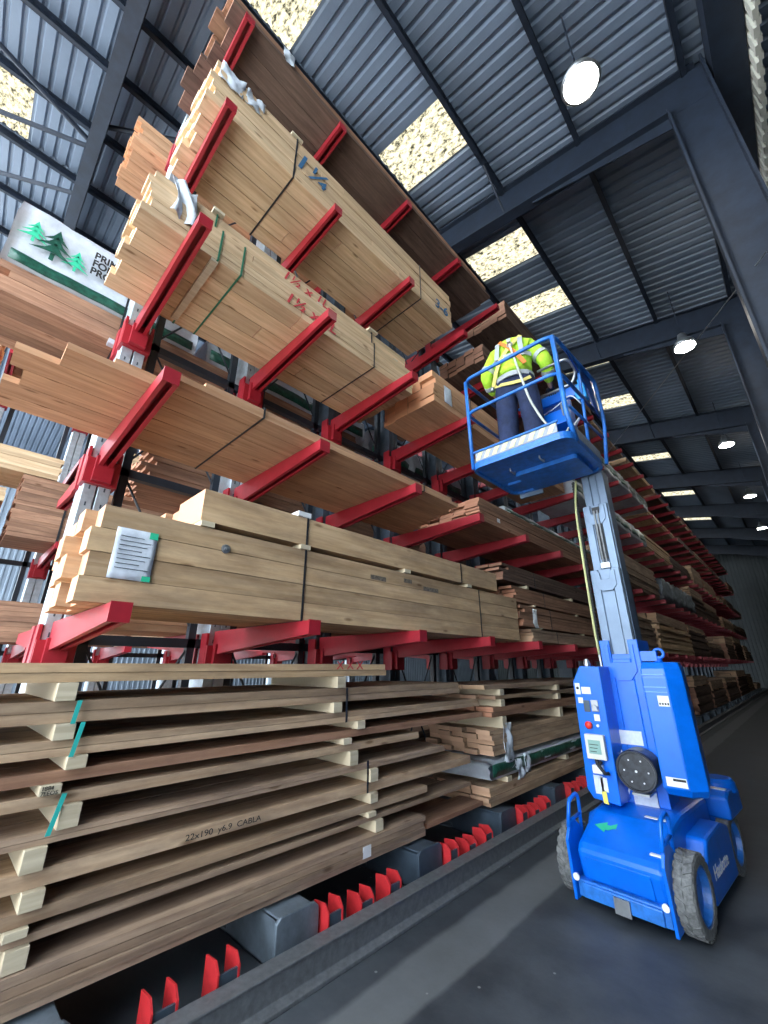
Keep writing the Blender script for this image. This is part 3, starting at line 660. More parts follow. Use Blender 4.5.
tag(o,'crumpled pale plastic scrap hanging across the next aisle beside the first column','plastic')
tag(box1('notice_card',M_tagy,None,-7.985,-7.975,.1,.35,2.55,2.67,base=(-7.98,.2,2.6)),'small yellow card on the packs across the next aisle','card')

# --- far packs, level by level
rr=random.Random(5)
lev=[('floor',.27)]+list(zip(lvn,LV))
starts={'floor':8.6,'lowest':9.9,'second':9.7,'third':8.3,'fourth':9.8,'topmost':11.0}
mats_far=[W_grey,W_base,W_brown,W_red,W_orange]
for nm,z in lev:
    y=starts[nm]; q=0
    while y<37.5:
        L=rr.uniform(2.4,4.6); n=rr.randint(6,13) if nm not in('topmost','fourth') else rr.randint(2,6); th=rr.uniform(.045,.075); front=XF+rr.uniform(-.03,.14)
        nn='timber_pack'; lab='weathered timber pack on the %s level beyond the lift, %s past the mast'%(nm,ordw(q))
        if nm=='second' and q==1:
            wrapped('wrapped_pack','pack in crumpled grey plastic right of the mast on the second arms',-2.5,-3.5,14.4,19.3,z+.05,z+.64,M_wrap2,.05,None,4); y=19.5; q+=1; continue
        if nm=='second' and q==0: L=14.2-y; n=6
        if nm in('third','fourth') and q==0:
            wrapped('wrapped_pack','white wrapped pack right of the mast on the %s arms'%nm,-2.55,-3.5,y,y+5.5,z+.03,z+.42,M_wrap,.02,(.3,.7),6+q); y+=5.7; q+=1; continue
        # some of them slightly loose: two sub-stacks
        t=pack(nn,lab,front,front-.9,y,y+L,z+.005,n,th,4,mats_far[rr.randint(0,4)] if q>2 or nm=='floor' else [W_grey,W_pale,W_brown][q%3],single=True,jl=.08,jr=.1,jx=.03,group='far timber packs on the %s level'%nm)
        zt=z+.005+n*th
        if nm in('floor','lowest','second') and rr.random()<.85:
            m=MB()
            for yy in (y+.3,y+L/2,y+L-.4): m.box(front-.85,front-.01,yy,yy+.07,zt,zt+.045)
            n2=rr.randint(3,6)
            for r in range(n2):
                for c in range(4):
                    m.box(front-.9+c*.225+.003,front-.9+(c+1)*.225-.003,y+.1+rr.uniform(-.1,.1),y+L-.2+rr.uniform(-.2,.2),zt+.045+r*.05,zt+.094+r*.05)
            m.build('upper_boards',W_grey,t)
        y+=L+rr.uniform(.25,.6); q+=1

#LIFT-BEGIN
# ------------------------------------------------------------------ the mast lift
LB=(-1.3,4.25,0.0)
LF=thing('mast_lift','blue self-propelled vertical mast lift with raised work platform, on the aisle floor','lift',LB)
def xf(mb,M): mb.v=[tuple(M@Vector(v)) for v in mb.v]
CH=Matrix.Translation((-1.255,3.9,0))@Matrix.Rotation(R(-4),4,'Z')@Matrix.Translation((1.3,-3.9,0))
def cpart(mb,name,mat,par=None,**k):
    xf(mb,CH); return mb.build(name,mat,par or LF,**k)
m=MB(); m.box(-1.59,-1.01,3.62,5.3,.07,.17); m.box(-1.55,-1.05,3.60,3.63,.075,.16)
chs=cpart(m,'chassis_frame',M_blue2,bevel=.008)
m=MB(); m.box(-1.34,-1.24,3.585,3.60,.06,.15); cpart(m,'tow_plate',M_steel,chs)
m=MB(); m.prism([(3.66,.16),(3.61,.34),(3.66,.39),(3.98,.53),(4.2,.56),(4.9,.56),(4.95,.16)],0,-1.57,-1.01)
hood=cpart(m,'hood',M_blue,bevel=.03,smooth=False)
m=MB(); m.prism([(3.645,.19),(3.610,.325),(3.604,.32),(3.638,.185)],0,-1.51,-1.09); cpart(m,'raised_panel',M_blue,hood,bevel=.012)
def arrow(mb,cx,cy,s,z0,sl):
    for pts in (((-1,0),(.1,.62),(.1,-.62)),((.0,.28),(.45,.28),(1,.7),(1,.1),(.7,.0),(.4,-.28),(.0,-.28))):
        top=[(cx+px*s,cy+py*s,z0+sl*(cy+py*s-3.66)+.004) for px,py in pts]; n=len(pts)
        bot=[(a,b,c-.003) for a,b,c in top]; mb.add(top+bot,[tuple(range(n)),tuple(range(n,2*n))[::-1]]+[(i,n+i,n+(i+1)%n,(i+1)%n) for i in range(n)])
m=MB(); arrow(m,-1.43,3.83,.075,.39,.4375); cpart(m,'green_arrow_decal',M_green,hood)
m=MB(); m.box(-1.2,-1.05,4.0,4.04,.545,.549); m.box(-1.10,-1.03,3.70,3.74,.41,.42)
cpart(m,'warning_strip',M_white,hood)
for s,x in ((-1,-1.61),(1,-.99)):
    m=MB(); m.prism([(3.60,.045),(3.57,.40),(3.64,.50),(3.72,.50),(3.80,.44),(3.83,.34),(3.84,.06)],0,x-.011,x+.011)
    br=cpart(m,'corner_bracket',M_blue,bevel=.004)
    m=MB(); m.tube(rpath([(x,3.615,.47),(x,3.68,.63),(x,3.80,.66),(x,3.835,.62),(x,3.82,.40)],.03),.014,8); m.tube([(x,3.635,.50),(x,3.83,.52)],.012,6)
    cpart(m,'carry_handle',M_blue,br,smooth=True)
    m=MB(); m.lathe([(.022,0),(.022,.012)],Matrix.Translation((x-s*.03,3.59,.19))@Matrix.Rotation(R(90),4,'X'),12); cpart(m,'bolt',M_white,br)
# side pods
for s in (-1,1):
    a,b=(-1.03,-.885) if s>0 else (-1.715,-1.57)
    m=MB(); m.prism([(4.14,.07),(4.10,.30),(4.20,.44),(4.62,.46),(4.84,.40),(4.84,.07)],0,a,b)
    pod=cpart(m,'side_pod',M_blue,bevel=.02)
    if s>0:
        tp=CH@Vector((-.8835,4.2,.20)); t=text('Haulotte',pod,.12,tuple(tp),M_white,name='side_lettering',sx=1.0); t.rotation_euler=(R(90),0,R(86))
m=MB(); m.box(-1.62,-.98,4.98,5.42,.10,.40); m.prism([(4.95,.40),(4.95,.56),(5.02,.60),(5.38,.60),(5.42,.55),(5.42,.40)],0,-1.05,-.87); cpart(m,'rear_housing',M_bluedark if False else M_blue,bevel=.02)
m=MB(); m.box(-1.03,-.89,5.04,5.10,.600,.606); cpart(m,'warning_strip',M_white)
m=MB(); m.lathe([(.13,.56),(.13,.63),(.11,.66)],Matrix.Translation((-.98,5.25,0)),24); cpart(m,'rear_cap',M_blue,smooth=False)
def wheel(x,y,r,w,side):
    M=Matrix.Translation((x,y,r))@Matrix.Rotation(R(90),4,'Y')
    m=MB(); m.lathe([(r*.70,-w/2),(r*.90,-w/2),(r*.965,-w/2+.012),(r*.965,w/2-.012),(r*.90,w/2),(r*.70,w/2)],M,40,close=True)
    n=22
    for k in range(n):
        for row,(h0,h1,sk) in enumerate(((-w/2+.004,-.004,.12),(.004,w/2-.004,-.12))):
            t0=2*math.pi*(k+.5*row)/n; 
            pts=[]
            for rr_ in (r*.955,r*1.0):
                for (h,dt) in ((h0,0),(h1,sk),(h1,sk+.17),(h0,.17)):
                    t=t0+dt; pts.append(M@Vector((rr_*math.cos(t),rr_*math.sin(t),h)))
            m.add(pts,[(0,1,2,3),(7,6,5,4),(0,4,5,1),(1,5,6,2),(2,6,7,3),(3,7,4,0)])
    wt=cpart(m,'wheel',M_tyre)
    m=MB(); s=side; m.lathe([(r*.71,-w/2*.9),(r*.71,w/2*.9),(r*.64,w/2*.9),(r*.60,s*w*.05),(r*.25,s*w*.05),(r*.2,s*w*.2),(.0001,s*w*.2)] if s>0 else [(r*.71,w/2*.9),(r*.71,-w/2*.9),(r*.64,-w/2*.9),(r*.60,-w*.05),(r*.25,-w*.05),(r*.2,-w*.2),(.0001,-w*.2)],M,32)
    cpart(m,'rim',M_blue2,wt,smooth=False)
wheel(-.92,3.84,.225,.115,1); wheel(-1.69,3.86,.225,.115,-1); wheel(-.945,5.08,.22,.09,1); wheel(-1.66,5.08,.22,.09,-1)
# mast
m=MB(); m.box(-1.335,-1.03,4.27,4.62,.50,1.70)
m.box(-1.335,-1.25,4.25,4.27,.56,1.82); m.box(-1.10,-1.02,4.25,4.27,.56,1.82); m.box(-1.25,-1.10,4.25,4.27,.56,1.66)
m.box(-1.335,-1.315,4.27,4.62,1.70,1.82); m.box(-1.04,-1.02,4.27,4.62,1.70,1.82)
mast=m.build('mast_base',M_blue,LF,bevel=.006)
m=MB(); m.prism([(-1.29,1.56),(-1.29,1.78),(-1.262,1.78),(-1.262,1.63),(-1.09,1.63),(-1.09,1.78),(-1.06,1.78),(-1.06,1.56),(-1.12,1.48),(-1.23,1.48)],1,4.238,4.25); m.build('guide_plate',M_blue,mast,bevel=.003)
m=MB(); m.box(-1.32,-1.125,4.243,4.25,.985,1.09); m.build('data_plate',M_paper,mast)
m=MB(); m.box(-1.27,-1.10,4.243,4.25,.56,.69); m.box(-1.25,-1.12,4.235,4.25,.72,.78); m.build('paper_notice',M_paper,mast)
secs=[(-1.32,-1.06,4.30,4.60,1.0,2.48),(-1.292,-1.062,4.33,4.57,1.2,3.15),(-1.262,-1.05,4.36,4.54,1.4,3.52)]
for i,(a,b,c,d,e,f_) in enumerate(secs):
    m=MB(); m.prism([(a,c),(a+.07,c),(a+.075,c+.012),(b-.075,c+.012),(b-.07,c),(b,c),(b+.0,d),(a,d)],2,e,f_)
    sct=m.build('mast_section',M_alu,LF,bevel=.004)
    if i<2:
        m=MB(); w=(b-a)/2; cx_=(a+b)/2
        m.prism([(cx_-.09,f_-.02),(cx_-.09,f_-.16),(cx_-.045,f_-.21),(cx_+.045,f_-.21),(cx_+.09,f_-.16),(cx_+.09,f_-.02),(cx_+.05,f_-.02),(cx_+.04,f_-.10),(cx_-.04,f_-.10),(cx_-.05,f_-.02)],1,c-.01,c); m.build('guide_plate',M_alu,sct,bevel=.002)
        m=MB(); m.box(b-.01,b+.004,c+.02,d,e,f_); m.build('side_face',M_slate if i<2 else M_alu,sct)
m=MB(); m.box(-1.205,-1.135,4.324,4.332,2.58,3.12); m.build('rod_slot',M_rubber,LF)
m=MB(); m.tube([(-1.185,4.312,2.53),(-1.185,4.312,3.08)],.009,8); m.tube([(-1.155,4.312,2.53),(-1.155,4.312,3.08)],.009,8); m.box(-1.21,-1.13,4.30,4.325,2.49,2.54); m.build('lift_rods',M_steel,LF)
# control box, left
m=MB(); m.prism([(-1.53,1.47),(-1.455,1.60),(-1.29,1.595),(-1.30,.58),(-1.50,.60),(-1.54,.66)],1,4.0,4.5)
cb=m.build('control_cabinet',M_blue,LF,bevel=.008)
def face(x0,x1,z0,z1,name,mat,d=.004,y=4.0,par=None):
    m=MB(); m.box(x0,x1,y-d,y,z0,z1); return m.build(name,mat,par or cb,bevel=.001 if d<.01 else .006)
lcd=face(-1.485,-1.335,.89,1.07,'display_case',M_ivory,.05); face(-1.46,-1.365,.93,1.03,'display_window',M_screen,.004,3.95)
for i in range(3): face(-1.45,-1.40+.01*i,.945+.025*i,.950+.025*i,'display_print',M_ink,.001,3.946)
m=MB(); m.lathe([(.026,0),(.03,.02),(.022,.035)],Matrix.Translation((-1.445,4.0,1.135))@Matrix.Rotation(R(90),4,'X'),20); m.build('stop_button',plain('stop_red',(.7,.03,.02),.35),cb,smooth=True)
m=MB(); m.lathe([(.011,0),(.011,.012)],Matrix.Translation((-1.375,4.0,1.135))@Matrix.Rotation(R(90),4,'X'),12); m.build('indicator_button',M_white,cb)
face(-1.405,-1.345,1.24,1.33,'key_switch_plate',M_steel,.01); face(-1.465,-1.415,1.235,1.325,'switch_plate',M_slate,.006)
m=MB(); m.lathe([(.02,0),(.016,.03)],Matrix.Translation((-1.365,3.99,1.27))@Matrix.Rotation(R(90),4,'X'),16); m.tube([(-1.385,3.97,1.30),(-1.35,3.965,1.25)],.006,6); m.build('key_switch',M_steel,cb)
face(-1.50,-1.475,1.39,1.46,'wheelchair_symbol_sticker',M_white) if False else face(-1.515,-1.475,1.37,1.46,'sticker',M_white)
m=MB(); m.lathe([(.012,0),(.012,.002)],Matrix.Translation((-1.495,3.996,1.42))@Matrix.Rotation(R(90),4,'X'),10); m.build('sticker_print',M_ink,cb)
face(-1.465,-1.39,1.375,1.43,'sticker',M_white); face(-1.505,-1.465,1.30,1.345,'sticker',M_white); face(-1.395,-1.35,1.17,1.22,'sticker',M_white)
m=MB(); m.box(-1.455,-1.38,3.94,4.0,.79,.85); m.box(-1.46,-1.41,3.95,4.0,.80,.835); m.build('plug_socket',M_white,cb,bevel=.006)
m=MB(); m.tube([(-1.38,3.96,.88),(-1.40,3.94,.85),(-1.36,3.94,.80),(-1.34,3.97,.80)],.014,8); m.tube([(-1.42,3.97,.89),(-1.41,3.96,.84)],.016,8); m.build('plug_lead',M_rubber,cb,smooth=True)
face(-1.475,-1.405,.64,.77,'sticker',M_paper); face(-1.425,-1.375,.66,.76,'sticker',M_white)
m=MB(); m.hexa([(-1.42,3.985,.585),(-1.385,3.985,.58),(-1.385,3.99,.58),(-1.42,3.99,.585),(-1.425,3.985,.66),(-1.39,3.985,.67),(-1.39,3.99,.67),(-1.425,3.99,.66)]); m.build('yellow_tag',M_tagy,cb)
m=MB(); m.tube([(-1.42,4.1,1.595),(-1.42,4.1,1.62),(-1.42,4.1,1.66)],[.03,.03,.015],14); m.build('beacon_stub',M_steel,cb)
# right cover
plan=[(-.985,4.0),(-.815,4.0),(-.715,4.09),(-.775,4.55),(-.985,4.62)]
def cover(mb,zb,zt):
    def ring(s,z,dx=0): 
        c=(-.86,4.3); return [((p[0]-c[0])*s+c[0],(p[1]-c[1])*s+c[1],z) for p in plan]
    rings=[ring(.86,zb),ring(1,zb+.05),ring(1,zt-.12),ring(.97,zt-.05),ring(.86,zt)]
    k=len(plan); vs=[v for r_ in rings for v in r_]
    fs=[(i*k+j,i*k+(j+1)%k,(i+1)*k+(j+1)%k,(i+1)*k+j) for i in range(len(rings)-1) for j in range(k)]+[tuple(range(k))[::-1],tuple(range(4*k,5*k))]
    mb.add(vs,fs)
m=MB(); cover(m,.71,1.63); cov=m.build('battery_cover',M_blue,LF,bevel=.01)
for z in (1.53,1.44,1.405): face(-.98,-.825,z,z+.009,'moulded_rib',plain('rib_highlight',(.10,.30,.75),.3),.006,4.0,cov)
o=face(-.90,-.825,1.31,1.385,'sticker',M_white,.003,4.0,cov)
for i in range(4): face(-.895+.018*i,-.883+.018*i,1.32,1.335,'sticker_print',M_ink,.001,3.997,o)
o=face(-.955,-.825,.775,.835,'sticker',M_white,.003,4.0,cov); face(-.91,-.83,.812,.828,'sticker_print',M_ink,.001,3.997,o)
m=MB(); m.tube([(-.90,4.3,1.62),(-.90,4.3,1.66)],.03,10)
m.lathe([(.035+.012*math.cos(a),.012*math.sin(a)) for a in [2*math.pi*i/10 for i in range(10)]],Matrix.Translation((-.885,4.28,1.70))@Matrix.Rotation(R(90),4,'X'),20,close=True)
m.box(-1.02,-.90,4.26,4.34,1.64,1.72); m.build('lifting_shackle',M_blue,LF,smooth=False)
# cable reel disc
Md=Matrix.Translation((-1.16,4.245,.83))@Matrix.Rotation(R(90),4,'X')
m=MB(); m.lathe([(.135,0),(.147,.01),(.147,.20),(.14,.215),(.13,.215),(.125,.205),(.0001,.205)],Md,40); dc=m.build('reel_cover',M_disc,LF,smooth=False)
m=MB()
for a in range(6): m.lathe([(.006,.0),(.006,.004)],Md@Matrix.Translation((.085*math.cos(a*1.047),.085*math.sin(a*1.047),.205)),8)
m.lathe([(.009,0),(.009,.005)],Md@Matrix.Translation((0,0,.205)),8); m.build('reel_bolts',M_white,dc)
m=MB(); m.box(-1.22,-1.10,4.05,4.25,.665,.68); m.box(-1.19,-1.13,4.1,4.25,.68,.70); m.build('reel_bracket',M_steel,LF)
# cables
m=MB(); m.tube(rpath([(-1.30,4.30,3.45),(-1.335,4.24,3.1),(-1.345,4.23,2.4),(-1.35,4.235,1.9),(-1.345,4.235,1.70)],.2,8),.011,8); m.build('yellow_green_cable',M_yellow,LF,smooth=True)
m=MB(); m.tube(rpath([(-1.345,4.235,1.74),(-1.34,4.235,1.40),(-1.30,4.235,1.20),(-1.31,4.22,.95),(-1.27,4.2,.90)],.08,6),.007,8); m.tube(rpath([(-1.26,4.2,.72),(-1.29,4.235,.66),(-1.33,4.235,.56)],.04),.007,8); m.build('white_cable',M_white,LF,smooth=True)
m=MB()
for i in range(58):
    z=1.62+i*.0315; x=-1.362+.03*(z-1.62)/1.8; m.box(x-.016,x+.016,4.30,4.335,z,z+.022); m.box(x-.008,x+.008,4.305,4.33,z+.02,z+.033)
m.build('cable_chain',M_rubber,LF)
# platform
PX0,PX1,PY0,PY1=-2.02,-1.0,3.38,4.34; FZ=3.56
def rrect(x0,x1,y0,y1,r,n=6):
    out=[]
    for cx_,cy_,a0 in ((x1-r,y0+r,-90),(x1-r,y1-r,0),(x0+r,y1-r,90),(x0+r,y0+r,180)):
        for i in range(n+1):
            a=R(a0+90*i/n); out.append((cx_+r*math.cos(a),cy_+r*math.sin(a)))
    return out
PL=MB(); PL.prism(rrect(PX0,PX1,PY0,PY1,.12),2,3.515,FZ)
pf=PL.build('platform_tray',M_blue2,LF,bevel=.004)
m=MB(); o_=rrect(PX0,PX1,PY0,PY1,.12); i_=rrect(PX0+.03,PX1-.03,PY0+.03,PY1-.03,.10); n=len(o_)
vs=[(a,b,3.49) for a,b in o_]+[(a,b,3.49) for a,b in i_]+[(a,b,3.515) for a,b in o_]+[(a,b,3.515) for a,b in i_]
fs=[(i,n+i,n+(i+1)%n,(i+1)%n) for i in range(n)]+[(i,(i+1)%n,2*n+(i+1)%n,2*n+i) for i in range(n)]+[(n+i,3*n+i,3*n+(i+1)%n,n+(i+1)%n) for i in range(n)]
m.add(vs,fs); m.prism(rrect(PX0+.28,PX1-.1,PY0+.42,PY1-.06,.04),2,3.47,3.515); m.box(PX0+.1,PX0+.28,PY0+.62,PY0+.68,3.49,3.515)
m.build('underside_frame',M_blue2,pf)
m=MB()
for x,y in ((-1.72,3.72),(-1.38,3.66)): m.tube(rpath([(x,y-.05,3.515),(x,y-.05,3.485),(x,y+.05,3.485),(x,y+.05,3.515)],.015),.009,8)
m.build('underside_hook',M_steel,pf)
m=MB(); m.box(-1.95,-1.68,4.34,4.37,3.44,3.50); m.build('step_plate',M_alu,pf)
# toe board and hazard stripes
m=MB(); m.box(PX0+.08,PX1-.1,PY0-.002,PY0+.012,FZ,FZ+.10); m.box(PX0,PX0+.012,PY0+.1,PY1-.1,FZ,FZ+.10); m.box(PX1-.012,PX1,PY0+.1,PY1-.1,FZ,FZ+.10); m.box(PX0+.1,PX1-.1,PY1-.012,PY1,FZ,FZ+.10)
tb=m.build('toe_board',M_tgrey,pf)
m=MB(); k=9; L=(PX1-.1-PX0-.08)/k; xs0=PX0+.08
for i in range(k):
    a=xs0+i*L; 
    m.hexa([(a,PY0-.006,FZ+.012),(a+L*.5,PY0-.006,FZ+.012),(a+L*.5,PY0-.002,FZ+.012),(a,PY0-.002,FZ+.012),(a+L*.45,PY0-.006,FZ+.09),(a+L*.95,PY0-.006,FZ+.09),(a+L*.95,PY0-.002,FZ+.09),(a+L*.45,PY0-.002,FZ+.09)])
m.build('hazard_stripes',M_tyellow,tb)
m=MB(); m.tube([(PX0+.06,PY0-.01,FZ+.105),(PX1-.08,PY0-.01,FZ+.105)],.012,8); m.build('toe_board_lip',M_blue2,tb)
RZ=4.60; MZ=4.17
def rail(name,pts,r=.02,rad=.12,mat=M_blue2):
    m=MB(); m.tube(rpath(pts,rad,6),r,10); return m.build(name,mat,LF,smooth=True)
rail('top_rail',[(PX0+.02,4.2,RZ),(PX0+.01,PY0+.0,RZ),(PX1-.0,PY0+.0,RZ),(PX1+.05,4.42,RZ),(PX1+.05,4.46,4.1),(PX1,4.40,3.58)])
rail('top_rail',[(PX0+.02,4.2,RZ),(PX0+.02,4.32,RZ),(PX1+.04,4.34,RZ)],.018)
rail('mid_rail',[(PX0+.02,4.3,MZ),(PX0+.01,PY0+.0,MZ),(PX1-.0,PY0+.0,MZ),(PX1+.02,4.3,MZ)],.018)
rail('mid_rail',[(PX1+.0,3.5,3.85),(PX1+.02,4.38,3.88)],.014)
rail('guard_post',[(PX0+.03,PY0+.02,3.50),(PX0+.02,PY0+.02,4.59)],.02)
rail('guard_post',[(PX1-.01,PY0+.02,RZ),(PX1-.0,PY0+.01,3.7),(PX1+.0,3.55,3.50)],.023,.1)
rail('guard_post',[(PX0+.03,4.28,3.52),(PX0+.02,4.30,RZ)],.02)
rail('guard_post',[(PX1-.3,4.32,3.52),(PX1-.3,4.34,RZ)],.02)
rail('guard_post',[(PX1-.02,3.95,3.52),(PX1+.02,3.98,RZ)],.016)
rail('grab_rail',[(-1.34,3.80,RZ),(-1.02,3.80,RZ),(-1.0,3.95,4.52),(-1.06,3.98,4.40),(-1.55,3.98,4.40)],.015,.08,M_steel)
m=MB(); m.prism([(3.62,RZ+.0),(4.44,RZ),(4.44,4.15),(4.28,4.15),(4.18,4.40)],0,PX1+.01,PX1+.025); m.build('rail_gusset',M_bluedark,LF)
m=MB(); m.box(-1.78,-1.02,4.26,4.33,4.44,4.56); cons=m.build('rear_beam',M_blue,LF,bevel=.01)
m=MB(); m.box(-1.74,-1.2,4.28,4.32,3.66,4.44); m.build('back_panel',M_bluedark,cons,bevel=.006)
m=MB(); m.box(-1.10,-.99,4.12,4.22,4.28,4.46); m.lathe([(.02,0),(.012,.05),(.02,.08)],Matrix.Translation((-1.05,4.16,4.46)),10); m.build('control_box',plain('bright_blue_case',(.02,.35,.85),.3),LF,bevel=.012)
m=MB(); m.prism([(4.02,4.02),(4.05,4.2),(4.24,4.30),(4.27,4.0)],0,-1.48,-1.17); m.build('document_case',M_blue,LF,bevel=.01)
m=MB(); m.tube([(-1.20,4.03,4.26),(-1.18,4.03,4.08)],.012,8); m.tube([(-1.23,4.03,4.25),(-1.22,4.03,4.10)],.01,8); m.build('case_clip',M_steel,LF)
m=MB(); m.tube(rpath([(-1.52,4.2,4.30),(-1.3,4.1,4.28),(-1.12,4.05,4.34),(-1.05,4.1,4.2)],.1),.007,6); m.tube(rpath([(-1.12,4.0,3.9),(-1.0,3.85,3.92),(-1.05,3.7,3.75),(-1.03,3.6,3.66)],.06),.009,6); m.build('white_cable',M_white,LF,smooth=True)

# ------------------------------------------------------------------ the man
S=1.1
PB=Vector((-1.60,3.80,FZ))
man=thing('person','person in hi-vis yellow jacket and navy trousers, back turned, on the raised platform','person',PB)
def skin(name,verts,edges,radii,mat,parent,root=0,sub=2,scale=S):
    me=bpy.data.meshes.new(name); me.from_pydata([tuple(Vector(v)*scale) for v in verts],edges,[]); me.update()
    me.materials.append(mat)
    o=bpy.data.objects.new(name,me); C.objects.link(o); o.parent=parent
    sk=o.modifiers.new('skin','SKIN'); sk.use_smooth_shade=True; sk.branch_smoothing=.4
    ly=me.skin_vertices[0].data if me.skin_vertices else None
    if ly is None:
        bpy.context.view_layer.objects.active=o
        raise RuntimeError('no skin layer')
    for i,r in enumerate(radii):
        ly[i].radius=(r[0]*scale,r[1]*scale) if isinstance(r,tuple) else (r*scale,r*scale)
        ly[i].use_root=(i==root)
    ss=o.modifiers.new('sub','SUBSURF'); ss.levels=sub; ss.render_levels=sub
    return o
J={'pel':(0,-.01,.93),'wai':(0,-.03,1.06),'che':(0,.0,1.24),'upc':(0,.05,1.39),'nec':(0,.13,1.50),'hd0':(0,.19,1.57),'hd1':(0,.25,1.60),'hd2':(0,.29,1.56),
   'hpl':(-.10,-.01,.86),'knl':(-.13,.05,.48),'anl':(-.14,.0,.09),'ftl':(-.16,.13,.04),'tol':(-.165,.2,.03),
   'hpr':(.10,-.01,.86),'knr':(.12,.03,.48),'anr':(.13,-.02,.09),'ftr':(.15,.11,.04),'tor':(.155,.18,.03),
   'sl':(-.17,.06,1.38),'el':(-.31,.06,1.16),'wl':(-.27,.27,1.05),'pl':(-.26,.33,1.04),
   'sr':(.17,.06,1.38),'er':(.32,.03,1.12),'wr':(.30,.24,.98),'pr':(.30,.30,.97)}
def chainmesh(keys,edges,rad,root): 
    idx={k:i for i,k in enumerate(keys)}
    return [J[k] for k in keys],[(idx[a],idx[b]) for a,b in edges],[rad[k] for k in keys],idx[root]
ks=list(J)
ed=[('pel','wai'),('wai','che'),('che','upc'),('upc','nec'),('nec','hd0'),('hd0','hd1'),('hd1','hd2'),('pel','hpl'),('hpl','knl'),('knl','anl'),('anl','ftl'),('ftl','tol'),('pel','hpr'),('hpr','knr'),('knr','anr'),('anr','ftr'),('ftr','tor'),
    ('upc','sl'),('sl','el'),('el','wl'),('wl','pl'),('upc','sr'),('sr','er'),('er','wr'),('wr','pr')]
rad=dict(pel=(.13,.10),wai=(.12,.09),che=(.14,.10),upc=(.13,.09),nec=.055,hd0=.075,hd1=.092,hd2=.07,hpl=.085,knl=.055,anl=.04,ftl=.035,tol=.025,hpr=.085,knr=.055,anr=.04,ftr=.035,tor=.025,
         sl=.055,el=.042,wl=.028,pl=(.035,.018),sr=.055,er=.042,wr=.028,pr=(.035,.018))
def try_skin(*a,**k): return skin(*a,**k)
def ensure(name,keys,edges,rad,mat,root,parent=man,sub=2):
    v,e,r,ri=chainmesh(keys,edges,rad,root)
    me=bpy.data.meshes.new(name); me.from_pydata([tuple(Vector(p)*S) for p in v],e,[]); me.materials.append(mat)
    o=bpy.data.objects.new(name,me); C.objects.link(o); o.parent=parent
    bpy.context.view_layer.objects.active=o; o.select_set(True)
    md=o.modifiers.new('skin','SKIN'); md.use_smooth_shade=True
    if not me.skin_vertices:
        with bpy.context.temp_override(object=o,active_object=o): bpy.ops.mesh.customdata_skin_add()
    d=me.skin_vertices[0].data
    for i,q in enumerate(r):
        q=q if isinstance(q,tuple) else (q,q); d[i].radius=(q[0]*S,q[1]*S); d[i].use_root=(i==ri)
    o.select_set(False)
    ss=o.modifiers.new('sub','SUBSURF'); ss.levels=sub; ss.render_levels=sub
    return o
body=ensure('body',ks,ed,rad,M_skin,'pel')
# trousers
tk=['pel','hpl','knl','anl','hpr','knr','anr','wai']
te=[('pel','wai'),('pel','hpl'),('hpl','knl'),('knl','anl'),('pel','hpr'),('hpr','knr'),('knr','anr')]
J['wai2']=J['wai']
tr=ensure('trousers',tk,te,dict(pel=(.19,.145),wai=(.165,.13),hpl=.13,knl=.108,anl=.098,hpr=.13,knr=.108,anr=.098),M_navy,'pel')
jk=['wai','che','upc','nec','sl','el','wl','sr','er','wr']
je=[('wai','che'),('che','upc'),('upc','nec'),('upc','sl'),('sl','el'),('el','wl'),('upc','sr'),('sr','er'),('er','wr')]
JW=dict(wai=(.205,.165),che=(.20,.155),upc=(.17,.12),nec=.075,sl=.095,el=.078,wl=.05,sr=.095,er=.078,wr=.05)
oldw=J['wai']; J['wai']=(0,-.02,.98)
jacket=ensure('jacket',jk,je,JW,M_hiviz,'che')
J['wai']=oldw
def ringband(name,a,b,t0,r,w,mat,par,ry=None):
    a=Vector(a)*S; b=Vector(b)*S; d=(b-a).normalized(); p=a.lerp(b,t0)
    q=Vector((0,0,1)).rotation_difference(d).to_matrix().to_4x4()
    base=Vector(man.location); M=Matrix.Translation(base+p)@q
    if ry: M=M@Matrix.Diagonal((1,ry/r,1,1))
    m=MB(); m.lathe([(r*S*.9,-w/2),(r*S,-w/2),(r*S,w/2),(r*S*.9,w/2)],M,28,close=True); return m.build(name,mat,par,smooth=False)
ringband('reflective_band',J['sl'],J['el'],.72,.083,.05,M_reflect,jacket); ringband('reflective_band',J['sr'],J['er'],.72,.083,.05,M_reflect,jacket)
ringband('reflective_band',(0,-.02,.93),(0,-.02,1.1),.05,.195,.055,M_reflect,jacket,ry=.16)
ringband('reflective_band',J['el'],J['wl'],.5,.064,.05,M_reflect,jacket); ringband('reflective_band',J['er'],J['wr'],.5,.064,.05,M_reflect,jacket)
def curve_on(name,pts,w,th,mat,par):
    """flat webbing lying on the back: pts in person space with outward normal -y"""
    m=MB(); n=len(pts); vs=[]
    P=[Vector(p)*S for p in pts]; base=Vector(man.location)
    for i,p in enumerate(P):
        d=(P[min(i+1,n-1)]-P[max(i-1,0)]).normalized(); nn=Vector((p.x*.9,-1 if p.y<.1 else 1,0)).normalized(); s=d.cross(nn).normalized()*w*S/2
        nn=s.cross(d).normalized()*th
        for q in (p-s-nn,p+s-nn,p+s+nn,p-s+nn): vs.append(base+q)
    fs=[(i*4+j,i*4+(j+1)%4,(i+1)*4+(j+1)%4,(i+1)*4+j) for i in range(n-1) for j in range(4)]+[(3,2,1,0),((n-1)*4,(n-1)*4+1,(n-1)*4+2,(n-1)*4+3)]
    m.add(vs,fs); return m.build(name,mat,par)
